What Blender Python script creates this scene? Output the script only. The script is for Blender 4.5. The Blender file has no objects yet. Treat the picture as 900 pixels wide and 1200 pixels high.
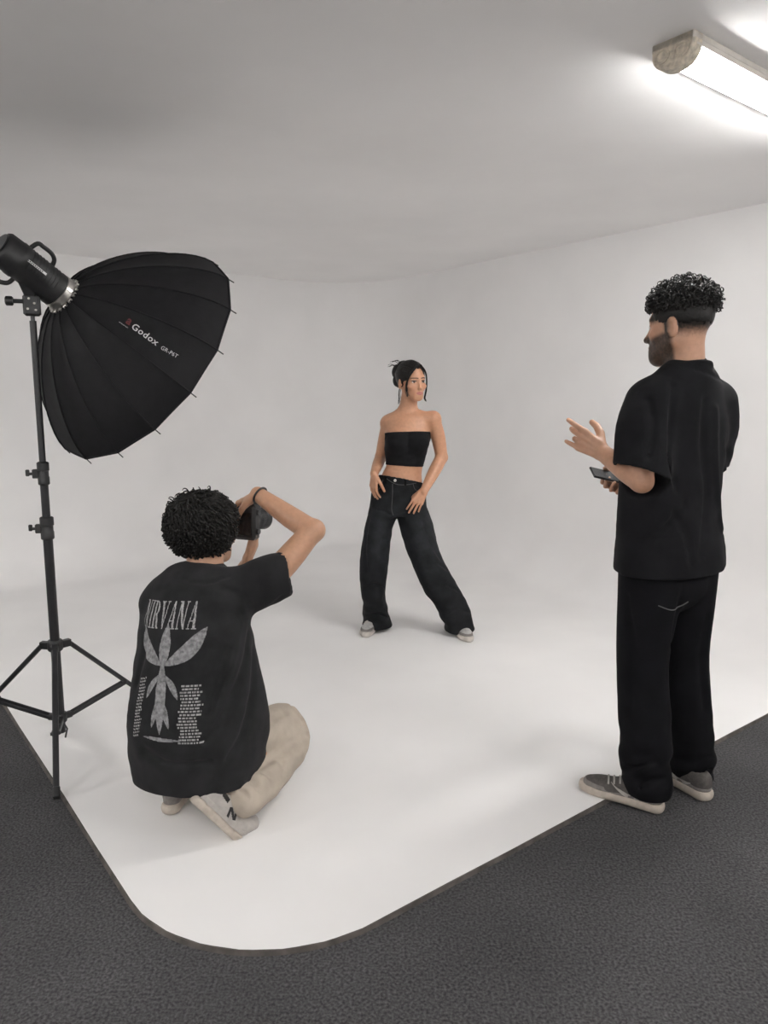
import bpy, math, random
import numpy as np
from mathutils import Vector
from mathutils.bvhtree import BVHTree

SC = bpy.context.scene
COL = SC.collection
random.seed(7)
RNG = np.random.default_rng(7)

# ------------------------------------------------------------------ camera
F_PX, PITCH, CAM_H = 865.0, math.radians(8.55), 1.43
cam_data = bpy.data.cameras.new('camera')
cam_data.sensor_fit = 'VERTICAL'
cam_data.sensor_height = 24.0
cam_data.lens = 24.0 * F_PX / 1200.0
cam_data.clip_start = 0.05
cam = bpy.data.objects.new('scene_camera', cam_data)
COL.objects.link(cam)
cam.location = (0, 0, CAM_H)
cam.rotation_euler = (math.pi / 2 - PITCH, 0, 0)
SC.camera = cam

# ------------------------------------------------------------------ world, exposure
world = bpy.data.worlds.new('world')
SC.world = world
world.use_nodes = True
world.node_tree.nodes['Background'].inputs[0].default_value = (0.8, 0.85, 1.0, 1)
world.node_tree.nodes['Background'].inputs[1].default_value = 0.05
SC.view_settings.view_transform = 'Standard'
SC.view_settings.look = 'None'
SC.view_settings.gamma = 1.0
SC.view_settings.exposure = 1.50
TUBE_POWER = 40.0      # emission strength of every fluorescent tube in the room
SC.cycles.max_bounces = 10
SC.cycles.diffuse_bounces = 8
SC.cycles.sample_clamp_indirect = 4.0

def at(px, py, Y):
    """the point of the room seen at photo pixel (px, py), standing Y metres into the room"""
    u = (px - 450.0) / F_PX
    v = (py - 600.0) / F_PX
    fw = math.cos(PITCH) - v * math.sin(PITCH)
    dn = math.sin(PITCH) + v * math.cos(PITCH)
    return np.array([u / fw * Y, Y, CAM_H - dn / fw * Y])

def V(*a):
    return np.array(a, float)

def unit(v):
    v = np.asarray(v, float)
    return v / np.linalg.norm(v)

# ------------------------------------------------------------------ materials
def new_mat(name):
    m = bpy.data.materials.new(name)
    m.use_nodes = True
    return m, m.node_tree.nodes, m.node_tree.links, m.node_tree.nodes['Principled BSDF']

def mat(name, rgb, rough=0.6, metal=0.0, var=0.15, scale=40.0, bump=0.0, bscale=300.0, attr=None, sheen=0.0, stretch=None, sss=0.0, spec=0.5):
    m, N, L, b = new_mat(name)
    b.inputs['Roughness'].default_value = rough
    b.inputs['Metallic'].default_value = metal
    b.inputs['Specular IOR Level'].default_value = spec
    if sheen:
        b.inputs['Sheen Weight'].default_value = sheen
        b.inputs['Sheen Roughness'].default_value = 0.5
    if sss:
        b.inputs['Subsurface Weight'].default_value = sss
        b.inputs['Subsurface Radius'].default_value = (0.012, 0.005, 0.003)
        b.inputs['Subsurface Scale'].default_value = 1.0
    tc = N.new('ShaderNodeTexCoord')
    src = tc.outputs['Object']
    if stretch:
        mp = N.new('ShaderNodeMapping')
        mp.inputs['Scale'].default_value = stretch
        L.new(src, mp.inputs[0])
        src = mp.outputs[0]
    nz = N.new('ShaderNodeTexNoise')
    nz.inputs['Scale'].default_value = scale
    nz.inputs['Detail'].default_value = 5
    L.new(src, nz.inputs['Vector'])
    mx = N.new('ShaderNodeMix')
    mx.data_type = 'RGBA'
    mx.blend_type = 'MULTIPLY'
    mx.inputs['Factor'].default_value = 1.0
    rp = N.new('ShaderNodeMapRange')
    rp.inputs['From Min'].default_value = 0.3
    rp.inputs['From Max'].default_value = 0.7
    rp.inputs['To Min'].default_value = 1 - var
    rp.inputs['To Max'].default_value = 1 + var
    L.new(nz.outputs['Fac'], rp.inputs['Value'])
    if attr:
        at_ = N.new('ShaderNodeAttribute')
        at_.attribute_name = attr
        L.new(at_.outputs['Color'], mx.inputs['A'])
    else:
        mx.inputs['A'].default_value = (*rgb, 1)
    L.new(rp.outputs[0], mx.inputs['B'])
    L.new(mx.outputs['Result'], b.inputs['Base Color'])
    if bump:
        n2 = N.new('ShaderNodeTexNoise')
        n2.inputs['Scale'].default_value = bscale
        n2.inputs['Detail'].default_value = 3
        L.new(src, n2.inputs['Vector'])
        bp = N.new('ShaderNodeBump')
        bp.inputs['Strength'].default_value = bump
        bp.inputs['Distance'].default_value = 0.004
        L.new(n2.outputs['Fac'], bp.inputs['Height'])
        L.new(bp.outputs['Normal'], b.inputs['Normal'])
    return m

def emit_mat(name, rgb, strength):
    m, N, L, b = new_mat(name)
    b.inputs['Base Color'].default_value = (*rgb, 1)
    b.inputs['Emission Color'].default_value = (*rgb, 1)
    b.inputs['Emission Strength'].default_value = strength
    return m

M = {}
M['paint'] = mat('white studio paint', (0.82, 0.812, 0.808), 0.6, var=0.025, scale=2.2, bump=0.06, bscale=60, spec=0.3)
M['ceiling'] = mat('ceiling paint', (0.88, 0.87, 0.865), 0.85, var=0.03, scale=1.5, bump=0.08, bscale=40, spec=0.2)
M['roomwall'] = mat('room wall paint', (0.76, 0.75, 0.745), 0.7, var=0.03, scale=2.0, bump=0.05, bscale=60)
M['rim'] = mat('grubby platform edge', (0.075, 0.066, 0.060), 0.85, var=0.5, scale=18)
M['black_metal'] = mat('black enamelled metal', (0.014, 0.014, 0.016), 0.4, var=0.2, scale=30)
M['black_plastic'] = mat('black plastic', (0.013, 0.013, 0.014), 0.45, var=0.25, scale=60, bump=0.1, bscale=500)
M['grey_metal'] = mat('grey worn metal', (0.06, 0.06, 0.062), 0.35, 0.6, var=0.3, scale=50)
M['silver'] = mat('brushed aluminium', (0.55, 0.53, 0.50), 0.3, 0.9, var=0.2, scale=40)
M['softbox'] = mat('black softbox nylon', (0.0072, 0.0072, 0.0084), 0.7, var=0.25, scale=25, spec=0.25, bump=0.15, bscale=120)
M['softbox_inner'] = mat('silver softbox lining', (0.55, 0.55, 0.56), 0.35, 0.7, var=0.1)
M['diffuser'] = mat('white diffusion cloth', (0.75, 0.75, 0.74), 0.8, var=0.04)
M['print_white'] = mat('white print', (0.60, 0.60, 0.60), 0.6, var=0.08, scale=150)
M['print_grey'] = mat('worn pale grey print', (0.30, 0.295, 0.295), 0.8, var=0.45, scale=130)
M['print_ink'] = mat('pale grey artwork print', (0.20, 0.20, 0.205), 0.8, var=0.5, scale=90)
M['print_red'] = mat('dark red print', (0.10, 0.012, 0.014), 0.6, var=0.2)
M['body'] = mat('skin', (0.5, 0.3, 0.2), 0.43, var=0.08, scale=60, bump=0.05, bscale=500, attr='Col', sss=0.06, spec=0.5)
M['hair'] = mat('near black hair', (0.009, 0.008, 0.0075), 0.5, var=0.4, scale=60, bump=0.35, bscale=160, spec=0.28)
M['hair_curl'] = mat('dark curly hair', (0.012, 0.011, 0.0105), 0.5, var=0.4, scale=80, spec=0.45)
M['tee_washed'] = mat('washed black cotton', (0.0180, 0.0180, 0.0192), 0.95, var=0.25, scale=14, bump=0.25, bscale=420, sheen=0.03, spec=0.12)
M['tee_black'] = mat('black heavy cotton', (0.0095, 0.0095, 0.0110), 0.95, var=0.25, scale=12, bump=0.25, bscale=420, sheen=0.02, spec=0.12)
M['trouser_black'] = mat('black cotton trousers', (0.0050, 0.0050, 0.0064), 0.92, var=0.25, scale=14, bump=0.2, bscale=400, spec=0.15)
M['beige'] = mat('beige cotton twill', (0.42, 0.365, 0.305), 0.85, var=0.10, scale=18, bump=0.2, bscale=380, spec=0.2)
M['jeans'] = mat('faded black denim', (0.017, 0.0185, 0.021), 0.85, var=0.4, scale=16, bump=0.3, bscale=350, spec=0.2, attr='Col')
M['bandeau'] = mat('black ribbed jersey', (0.0052, 0.0052, 0.0065), 0.85, var=0.25, scale=40, bump=0.2, bscale=400, spec=0.2)
M['stitch'] = mat('grey thread', (0.09, 0.09, 0.09), 0.8)
M['sole_cream'] = mat('cream rubber sole', (0.44, 0.385, 0.33), 0.6, var=0.12, scale=50)
M['sole_white'] = mat('off white rubber sole', (0.50, 0.46, 0.42), 0.6, var=0.15, scale=50)
M['shoe_grey'] = mat('grey suede', (0.19, 0.175, 0.165), 0.9, var=0.2, scale=60, bump=0.2)
M['shoe_dark'] = mat('dark grey mesh', (0.075, 0.068, 0.064), 0.85, var=0.25, scale=90, bump=0.3)
M['shoe_pale'] = mat('pale grey leather', (0.40, 0.375, 0.35), 0.65, var=0.12, scale=40)
M['shoe_silver'] = mat('silver grey mesh', (0.42, 0.41, 0.40), 0.5, 0.15, var=0.2, scale=60)
M['lace'] = mat('grey lace', (0.38, 0.36, 0.34), 0.9)
M['glass_dark'] = mat('dark glass', (0.012, 0.013, 0.015), 0.12, var=0.0)
M['screen'] = mat('dark phone glass', (0.02, 0.022, 0.024), 0.25, var=0.05)
M['enamel'] = mat('cream enamelled steel', (0.62, 0.585, 0.54), 0.45, var=0.08, scale=20)
M['old_plastic'] = mat('yellowed end cap plastic', (0.55, 0.49, 0.40), 0.6, var=0.3, scale=60, bump=0.2, bscale=60)
M['tube'] = emit_mat('lit fluorescent tube', (1.0, 0.99, 0.975), TUBE_POWER)

def carpet_material():
    m, N, L, b = new_mat('dark grey loop carpet')
    b.inputs['Roughness'].default_value = 0.95
    b.inputs['Specular IOR Level'].default_value = 0.15
    tc = N.new('ShaderNodeTexCoord')
    n1 = N.new('ShaderNodeTexNoise'); n1.inputs['Scale'].default_value = 130; n1.inputs['Detail'].default_value = 4
    n2 = N.new('ShaderNodeTexNoise'); n2.inputs['Scale'].default_value = 2.2; n2.inputs['Detail'].default_value = 4
    L.new(tc.outputs['Object'], n1.inputs['Vector']); L.new(tc.outputs['Object'], n2.inputs['Vector'])
    cr = N.new('ShaderNodeValToRGB')
    cr.color_ramp.elements[0].position = 0.33; cr.color_ramp.elements[0].color = (0.030, 0.030, 0.032, 1)
    cr.color_ramp.elements[1].position = 0.72; cr.color_ramp.elements[1].color = (0.100, 0.099, 0.101, 1)
    L.new(n1.outputs['Fac'], cr.inputs['Fac'])
    mr = N.new('ShaderNodeMapRange')
    mr.inputs['From Min'].default_value = 0.3; mr.inputs['From Max'].default_value = 0.7
    mr.inputs['To Min'].default_value = 0.85; mr.inputs['To Max'].default_value = 1.18
    L.new(n2.outputs['Fac'], mr.inputs['Value'])
    mx = N.new('ShaderNodeMix'); mx.data_type = 'RGBA'; mx.blend_type = 'MULTIPLY'; mx.inputs['Factor'].default_value = 1
    L.new(cr.outputs['Color'], mx.inputs['A']); L.new(mr.outputs[0], mx.inputs['B'])
    L.new(mx.outputs['Result'], b.inputs['Base Color'])
    bp = N.new('ShaderNodeBump'); bp.inputs['Strength'].default_value = 0.8; bp.inputs['Distance'].default_value = 0.006
    L.new(n1.outputs['Fac'], bp.inputs['Height']); L.new(bp.outputs['Normal'], b.inputs['Normal'])
    return m
M['carpet'] = carpet_material()

# ------------------------------------------------------------------ objects
def thing(name, loc, label, cat, group=None):
    o = bpy.data.objects.new(name, None)
    o.empty_display_size = 0.1
    COL.objects.link(o)
    o.location = tuple(float(x) for x in loc)
    o['label'] = label
    o['category'] = cat
    if group:
        o['group'] = group
    return o

def origin_of(o):
    p = np.zeros(3)
    while o is not None:
        p = p + np.array(o.location)
        o = o.parent
    return p

def part(name, verts, faces, material, parent=None, smooth=True, label=None, colors=None, kind=None):
    verts = np.asarray(verts, np.float32)
    off = origin_of(parent).astype(np.float32) if parent is not None else 0
    me = bpy.data.meshes.new(name)
    v = verts - off
    me.from_pydata(v.tolist(), [], [tuple(int(i) for i in f) for f in faces]) if not isinstance(faces, np.ndarray) else quads_to_mesh(me, v, faces)
    if smooth:
        me.polygons.foreach_set('use_smooth', np.ones(len(me.polygons), bool))
    if colors is not None:
        ca = me.color_attributes.new('Col', 'FLOAT_COLOR', 'POINT')
        c4 = np.ones((len(verts), 4), np.float32)
        c4[:, :3] = colors
        ca.data.foreach_set('color', c4.ravel())
    me.materials.append(material)
    me.update()
    o = bpy.data.objects.new(name, me)
    COL.objects.link(o)
    if parent is not None:
        o.parent = parent
    if label:
        o['label'] = label
    if kind:
        o['kind'] = kind
    return o

def quads_to_mesh(me, v, q):
    n = len(q); k = q.shape[1]
    me.vertices.add(len(v)); me.vertices.foreach_set('co', np.ascontiguousarray(v, np.float32).ravel())
    me.loops.add(n * k); me.loops.foreach_set('vertex_index', np.ascontiguousarray(q, np.int32).ravel())
    me.polygons.add(n)
    me.polygons.foreach_set('loop_start', np.arange(0, n * k, k, dtype=np.int32))
    me.update(calc_edges=True)
    me.validate()

def structure(name, verts, faces, material, smooth=False, label=None):
    o = part(name, verts, faces, material, None, smooth)
    o['kind'] = 'structure'
    if label:
        o['label'] = label
    return o

class MB:
    """collects verts / faces"""
    def __init__(s):
        s.v, s.f = [], []
    def add(s, v, f):
        n = len(s.v)
        s.v += [tuple(float(c) for c in p) for p in v]
        s.f += [tuple(i + n for i in q) for q in f]
        return s
    def tube(s, pts, r, n=10, cap=True, flat=None):
        pts = [np.asarray(p, float) for p in pts]
        rr = r if hasattr(r, '__len__') else [r] * len(pts)
        rings = []
        up = None
        for i, p in enumerate(pts):
            a = pts[max(i - 1, 0)]; b = pts[min(i + 1, len(pts) - 1)]
            d = unit(b - a)
            if up is None:
                up = V(0, 0, 1) if abs(d[2]) < 0.9 else V(1, 0, 0)
            x = np.cross(d, up)
            if np.linalg.norm(x) < 1e-6:
                x = np.cross(d, V(1, 0.3, 0.2))
            x = unit(x); y = np.cross(x, d); up = y
            fy = 1.0 if flat is None else flat
            rings.append([p + rr[i] * (math.cos(t) * x + fy * math.sin(t) * y) for t in np.linspace(0, 2 * math.pi, n, False)])
        v = [q for ring in rings for q in ring]
        f = []
        for i in range(len(pts) - 1):
            for j in range(n):
                k = (j + 1) % n
                f.append((i * n + j, i * n + k, (i + 1) * n + k, (i + 1) * n + j))
        if cap:
            f.append(tuple(range(n))[::-1])
            f.append(tuple((len(pts) - 1) * n + j for j in range(n)))
        return s.add(v, f)
    def box(s, c, ex, ey, ez, bev=0.0):
        """box with centre c and half-extent vectors, edges chamfered by bev"""
        c = np.asarray(c, float); E = [np.asarray(e, float) for e in (ex, ey, ez)]
        Ls = [np.linalg.norm(e) for e in E]
        b = min(bev, min(Ls) * 0.45)
        if b <= 0:
            v = [c + i * E[0] + j * E[1] + k * E[2] for i in (-1, 1) for j in (-1, 1) for k in (-1, 1)]
            return s.add(v, [(0, 1, 3, 2), (4, 6, 7, 5), (0, 4, 5, 1), (2, 3, 7, 6), (0, 2, 6, 4), (1, 5, 7, 3)])
        U = [E[i] / Ls[i] for i in range(3)]
        idx = {}; v = []
        for i in (-1, 1):
            for j in (-1, 1):
                for k in (-1, 1):
                    sg = (i, j, k)
                    for ax in range(3):
                        p = c.copy()
                        for m_ in range(3):
                            p = p + sg[m_] * U[m_] * (Ls[m_] - (0 if m_ == ax else b))
                        idx[(sg, ax)] = len(v); v.append(p)
        f = []
        for ax in range(3):
            o1, o2 = [a for a in range(3) if a != ax]
            for sgn in (-1, 1):
                q = []
                for (p1, p2) in ((-1, -1), (1, -1), (1, 1), (-1, 1)):
                    sg = [0, 0, 0]; sg[ax] = sgn; sg[o1] = p1; sg[o2] = p2
                    q.append(idx[(tuple(sg), ax)])
                f.append(tuple(q))
            for p1 in (-1, 1):       # edges running along ax
                for p2 in (-1, 1):
                    q = []
                    for (e, axx) in ((-1, o1), (1, o1), (1, o2), (-1, o2)):
                        sg = [0, 0, 0]; sg[ax] = e; sg[o1] = p1; sg[o2] = p2
                        q.append(idx[(tuple(sg), axx)])
                    f.append(tuple(q))
        for i in (-1, 1):
            for j in (-1, 1):
                for k in (-1, 1):
                    f.append(tuple(idx[((i, j, k), a)] for a in range(3)))
        return s.add(v, f)
    def lathe(s, a, d, prof, n=24, cap=True):
        """profile of (distance along d, radius)"""
        a = np.asarray(a, float); d = unit(d)
        return s.tube2([a + d * t for t, r in prof], [r for t, r in prof], d, n, cap)
    def tube2(s, pts, rr, d, n, cap=True):
        x = np.cross(d, V(0, 0, 1) if abs(d[2]) < 0.9 else V(1, 0, 0)); x = unit(x); y = np.cross(x, d)
        v = []; f = []
        for p, r in zip(pts, rr):
            v += [p + r * (math.cos(t) * x + math.sin(t) * y) for t in np.linspace(0, 2 * math.pi, n, False)]
        for i in range(len(pts) - 1):
            for j in range(n):
                k = (j + 1) % n
                f.append((i * n + j, i * n + k, (i + 1) * n + k, (i + 1) * n + j))
        if cap:
            f.append(tuple(range(n))[::-1]); f.append(tuple((len(pts) - 1) * n + j for j in range(n)))
        return s.add(v, f)
    def build(s, name, material, parent=None, smooth=False, label=None, kind=None):
        o = part(name, s.v, s.f, material, parent, smooth, label, kind=kind)
        fix_normals(o.data)
        return o

def fix_normals(me):
    import bmesh
    bm = bmesh.new(); bm.from_mesh(me)
    bmesh.ops.recalc_face_normals(bm, faces=bm.faces)
    bm.to_mesh(me); bm.free()
    if me.polygons and me.polygons[0].use_smooth:
        try:
            me.set_sharp_from_angle(angle=math.radians(42))
        except Exception:
            pass

# ------------------------------------------------------------------ distance-field modelling
def f32(a):
    return np.asarray(a, np.float32)

def noise3(P, seed=0):
    """smooth value noise in [-1, 1]"""
    i = np.floor(P).astype(np.int64); f = (P - i).astype(np.float32)
    f = f * f * (3 - 2 * f)
    r = np.zeros(len(P), np.float32)
    for dx in (0, 1):
        wx = f[:, 0] if dx else 1 - f[:, 0]
        for dy in (0, 1):
            wy = f[:, 1] if dy else 1 - f[:, 1]
            for dz in (0, 1):
                wz = f[:, 2] if dz else 1 - f[:, 2]
                h = ((i[:, 0] + dx) * 73856093) ^ ((i[:, 1] + dy) * 19349663) ^ ((i[:, 2] + dz) * 83492791) ^ (seed * 2654435)
                h = (h ^ (h >> 13)) * 1274126177
                h = (h ^ (h >> 16)) & 0xFFFF
                r += wx * wy * wz * (h.astype(np.float32) / 32767.5 - 1)
    return r

class Prim:
    __slots__ = ('f', 'lo', 'hi')
    def __init__(s, f, lo, hi):
        s.f, s.lo, s.hi = f, np.asarray(lo, float), np.asarray(hi, float)

def cone(a, b, ra, rb=None):
    rb = ra if rb is None else rb
    a = np.asarray(a, float); b = np.asarray(b, float); r = max(ra, rb)
    A = f32(a); D = f32(b - a); dd = float(D @ D) + 1e-12
    def f(P):
        q = P - A
        t = np.clip((q @ D) / dd, 0, 1)
        q = q - t[:, None] * D
        return np.sqrt(np.einsum('ij,ij->i', q, q)) - (ra + (rb - ra) * t)
    return Prim(f, np.minimum(a, b) - r, np.maximum(a, b) + r)

def ball(c, r):
    return cone(c, np.asarray(c, float) + V(0, 0, 1e-5), r)

def ecap(a, b, ra, rb, side):
    """tapered elliptical capsule: radii (along side, across)"""
    a = np.asarray(a, float); b = np.asarray(b, float)
    L = np.linalg.norm(b - a); d = (b - a) / L
    s = np.asarray(side, float); s = unit(s - d * (s @ d)); n = np.cross(d, s)
    A, dv, sv, nv = f32(a), f32(d), f32(s), f32(n)
    R = max(max(ra), max(rb))
    def f(P):
        q = P - A
        w0 = q @ dv
        t = np.clip(w0 / np.float32(L), 0, 1)
        w = w0 - t * np.float32(L)
        u = q @ sv; v = q @ nv
        r1 = ra[0] + (rb[0] - ra[0]) * t; r2 = ra[1] + (rb[1] - ra[1]) * t
        rm = np.minimum(r1, r2)
        x, y, z = u / r1, v / r2, w / rm
        k0 = np.sqrt(x * x + y * y + z * z)
        x, y, z = x / r1, y / r2, z / rm
        k1 = np.sqrt(x * x + y * y + z * z) + 1e-6
        return k0 * (k0 - 1) / k1
    return Prim(f, np.minimum(a, b) - R, np.maximum(a, b) + R)

def ellipsoid(c, r, axes=None):
    """axes: three unit vectors (rows)"""
    c = np.asarray(c, float); r_ = f32(r)
    A = np.eye(3) if axes is None else np.array([unit(x) for x in axes])
    AT = f32(A.T); C = f32(c)
    ext = np.sqrt(((A.T * np.asarray(r)) ** 2).sum(1))
    def f(P):
        q = (P - C) @ AT / r_
        k0 = np.sqrt(np.einsum('ij,ij->i', q, q))
        q = q / r_
        k1 = np.sqrt(np.einsum('ij,ij->i', q, q)) + 1e-6
        return k0 * (k0 - 1) / k1
    return Prim(f, c - ext, c + ext)

def rbox(c, ex, ey, ez, r):
    """rounded box, half-extent vectors"""
    c = np.asarray(c, float)
    E = [np.asarray(e, float) for e in (ex, ey, ez)]
    Ls = np.array([np.linalg.norm(e) for e in E])
    AT = f32(np.array([e / l for e, l in zip(E, Ls)]).T); H = f32(Ls - r); C = f32(c)
    ext = np.abs(np.array(E)).sum(0)
    def f(P):
        q = np.abs((P - C) @ AT) - H
        m = np.maximum(q, 0)
        return np.sqrt(np.einsum('ij,ij->i', m, m)) + np.minimum(q.max(1), 0) - r
    return Prim(f, c - ext, c + ext)

def half(p, n):
    """solid on the side away from n"""
    p = np.asarray(p, float); n = unit(n); N_ = f32(n); k = np.float32(p @ n)
    return Prim(lambda P: P @ N_ - k, (-99, -99, -99), (99, 99, 99))

def catmull(K, n):
    K = [np.asarray(k, float) for k in K]
    out = []
    for i in range(len(K) - 1):
        p0 = K[i - 1] if i else 2 * K[0] - K[1]
        p1, p2 = K[i], K[i + 1]
        p3 = K[i + 2] if i + 2 < len(K) else 2 * K[-1] - K[-2]
        for t in np.linspace(0, 1, n, False):
            out.append(0.5 * (2 * p1 + (p2 - p0) * t + (2 * p0 - 5 * p1 + 4 * p2 - p3) * t * t + (3 * p1 - p0 - 3 * p2 + p3) * t ** 3))
    out.append(K[-1])
    return out

def loft(st, n=4):
    """stations (centre, side, r_side, r_across) -> list of elliptical capsules"""
    K = catmull([np.concatenate([np.asarray(c, float), np.asarray(s, float), [r1, r2]]) for c, s, r1, r2 in st], n)
    return [ecap(p[:3], q[:3], (max(p[6], .003), max(p[7], .003)), (max(q[6], .003), max(q[7], .003)), p[3:6] + q[3:6]) for p, q in zip(K[:-1], K[1:])]

def chain(pts, rad, n=4):
    K = catmull([np.concatenate([np.asarray(p, float), [r]]) for p, r in zip(pts, rad)], n)
    return [cone(p[:3], q[:3], max(p[3], .001), max(q[3], .001)) for p, q in zip(K[:-1], K[1:])]

def smin(a, b, k):
    if k <= 0:
        return np.minimum(a, b)
    h = np.maximum(k - np.abs(a - b), 0) / k
    return np.minimum(a, b) - h * h * (k * 0.25)

def U(prims, k=0.0):
    return ('u', prims if isinstance(prims, list) else [prims], k)
def S(prims, k=0.0):
    return ('s', prims if isinstance(prims, list) else [prims], k)
def I(prim, k=0.0):
    return ('i', [prim], k)
def DISP(f):
    return ('d', f, 0)
def G(ops, k=0.0):
    return ('g', ops, k)
def union_boxes(ops):
    for kind, pr, k in ops:
        if kind == 'u':
            for p in pr:
                yield p.lo - k, p.hi + k
        elif kind == 'g':
            for a, b in union_boxes(pr):
                yield a - k, b + k

def evaluate(ops, P, lo=None, hi=None, h=0.0):
    d = np.full(len(P), 1.0, np.float32)
    for kind, pr, k in ops:
        if kind == 'd':
            near = np.abs(d) < 0.06
            if near.any():
                d[near] += pr(P[near]).astype(np.float32)
            continue
        if kind == 'g':
            if lo is not None:
                bb = list(union_boxes(pr)); m = k + 3 * h
                if not any((a - m < hi).all() and (c + m > lo).all() for a, c in bb):
                    continue
            d = smin(d, evaluate(pr, P, lo, hi, h), k)
            continue
        if lo is not None and kind != 'i':
            m = k + 3 * h
            pr = [p for p in pr if (p.lo - m < hi).all() and (p.hi + m > lo).all()]
            if not pr:
                continue
        g = pr[0].f(P)
        for p in pr[1:]:
            g = np.minimum(g, p.f(P))
        if kind == 'u':
            d = smin(d, g, k)
        elif kind == 's':
            d = -smin(-d, g, k)
        else:
            d = -smin(-d, -g, k)
    return d

_CORN = np.array([(i, j, k) for i in (0, 1) for j in (0, 1) for k in (0, 1)])
_EDG = [(a, b) for a in range(8) for b in range(a + 1, 8) if np.abs(_CORN[a] - _CORN[b]).sum() == 1]

def mesh_ops(ops, h, B=24, pad=0.02):
    """surface nets over a sparse block grid"""
    bb = list(union_boxes(ops))
    los = [a for a, c in bb]; his = [c for a, c in bb]
    lo = np.min(los, 0) - pad; hi = np.max(his, 0) + pad
    nb = np.ceil((hi - lo) / (h * B)).astype(int)
    G = nb * B + 2
    bi = np.stack(np.meshgrid(*[np.arange(n) for n in nb], indexing='ij'), -1).reshape(-1, 3)
    cen = (lo + (bi + 0.5) * B * h).astype(np.float32)
    dc = evaluate(ops, cen)
    rad = 0.5 * math.sqrt(3) * B * h
    keep = np.abs(dc) < rad * 1.7 + 0.015
    ids, pos, fac = [], [], []
    ax = np.arange(B + 1)
    loc = np.stack(np.meshgrid(ax, ax, ax, indexing='ij'), -1).reshape(-1, 3)
    def gid(c):
        return (c[..., 0].astype(np.int64) + 1) * (G[1] + 2) * (G[2] + 2) + (c[..., 1] + 1) * (G[2] + 2) + c[..., 2] + 1
    for b in bi[keep]:
        base = b * B
        P = (lo + (base + loc) * h).astype(np.float32)
        d = evaluate(ops, P, P[0] - h, P[-1] + h, h).reshape(B + 1, B + 1, B + 1)
        neg = d < 0
        if neg.all() or not neg.any():
            continue
        cnt = np.zeros((B, B, B), np.int8)
        for c in _CORN:
            cnt += neg[c[0]:c[0] + B, c[1]:c[1] + B, c[2]:c[2] + B]
        act = np.argwhere((cnt > 0) & (cnt < 8))
        if len(act) == 0:
            continue
        cv = np.stack([d[act[:, 0] + c[0], act[:, 1] + c[1], act[:, 2] + c[2]] for c in _CORN], 1)
        acc = np.zeros((len(act), 3)); n = np.zeros(len(act))
        for a, e in _EDG:
            va, vb = cv[:, a], cv[:, e]
            m = (va < 0) != (vb < 0)
            t = np.where(m, va / np.where(m, va - vb, 1), 0)
            p = _CORN[a] + t[:, None] * (_CORN[e] - _CORN[a])
            acc += p * m[:, None]; n += m
        ids.append(gid(base + act)); pos.append(lo + (base + act + acc / n[:, None]) * h)
        for axis in range(3):
            sl0 = [slice(0, B)] * 3; sl1 = [slice(0, B)] * 3; sl1[axis] = slice(1, B + 1)
            n0, n1 = neg[tuple(sl0)], neg[tuple(sl1)]
            e = np.argwhere(n0 != n1)
            if len(e) == 0:
                continue
            flip = n0[e[:, 0], e[:, 1], e[:, 2]]
            o1, o2 = (axis + 1) % 3, (axis + 2) % 3
            q = []
            for (s1, s2) in ((-1, -1), (0, -1), (0, 0), (-1, 0)):
                c = base + e; c = c.copy(); c[:, o1] += s1; c[:, o2] += s2
                q.append(gid(c))
            q = np.stack(q, 1)
            q[~flip] = q[~flip][:, ::-1]
            fac.append(q)
    ids = np.concatenate(ids); pos = np.concatenate(pos); fac = np.concatenate(fac)
    order = np.argsort(ids); sid = ids[order]
    j = np.searchsorted(sid, fac); j[j >= len(sid)] = 0
    ok = (sid[j] == fac).all(1)
    return pos[order], j[ok].astype(np.int32)

def surf(ops, px, py):
    """point of a distance field's surface seen from the photographer's eye"""
    o = V(0, 0, CAM_H); d = unit(at(px, py, 1.0) - o)
    t = 1.5
    T = np.arange(1.6, 6.0, .006)
    P = (o + T[:, None] * d).astype(np.float32)
    dist = evaluate(ops, P)
    i = np.argmax(dist < 0)
    if dist[i] >= 0:
        i = np.argmin(dist)
    return P[i].astype(float)

def crease(ops, pts, r=.006, k=.02, ridge=False, n=4):
    """a fold line drawn along the garment's own surface"""
    pts = catmull([V(x, y, 0) for x, y in pts], n)
    q = [surf(ops, p[0], p[1]) for p in pts]
    m = len(q)
    rr = [max(.001, r * math.sin(math.pi * (i + .35) / (m - .3))) for i in range(m)]
    seg = [cone(a, b, ra, rb) for a, b, ra, rb in zip(q[:-1], q[1:], rr[:-1], rr[1:])]
    return U(seg, k) if ridge else S(seg, k)

def sdf_part(name, ops, h, material, parent, color=None, label=None, smooth_it=1):
    v, f = mesh_ops(ops, h)
    for _ in range(smooth_it):          # one light relaxation pass
        acc = np.zeros_like(v); n = np.zeros(len(v))
        for a, b in ((0, 1), (1, 2), (2, 3), (3, 0)):
            np.add.at(acc, f[:, a], v[f[:, b]]); np.add.at(n, f[:, a], 1)
            np.add.at(acc, f[:, b], v[f[:, a]]); np.add.at(n, f[:, b], 1)
        m = n > 0
        v[m] = v[m] * 0.5 + 0.5 * acc[m] / n[m][:, None]
    return part(name, v, f, material, parent, True, label, colors=None if color is None else color(v.astype(np.float32)))

def bvh_of(o):
    me = o.data
    off = origin_of(o)
    vs = [tuple(np.array(v.co) + off) for v in me.vertices]
    return BVHTree.FromPolygons(vs, [tuple(p.vertices) for p in me.polygons])

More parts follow.
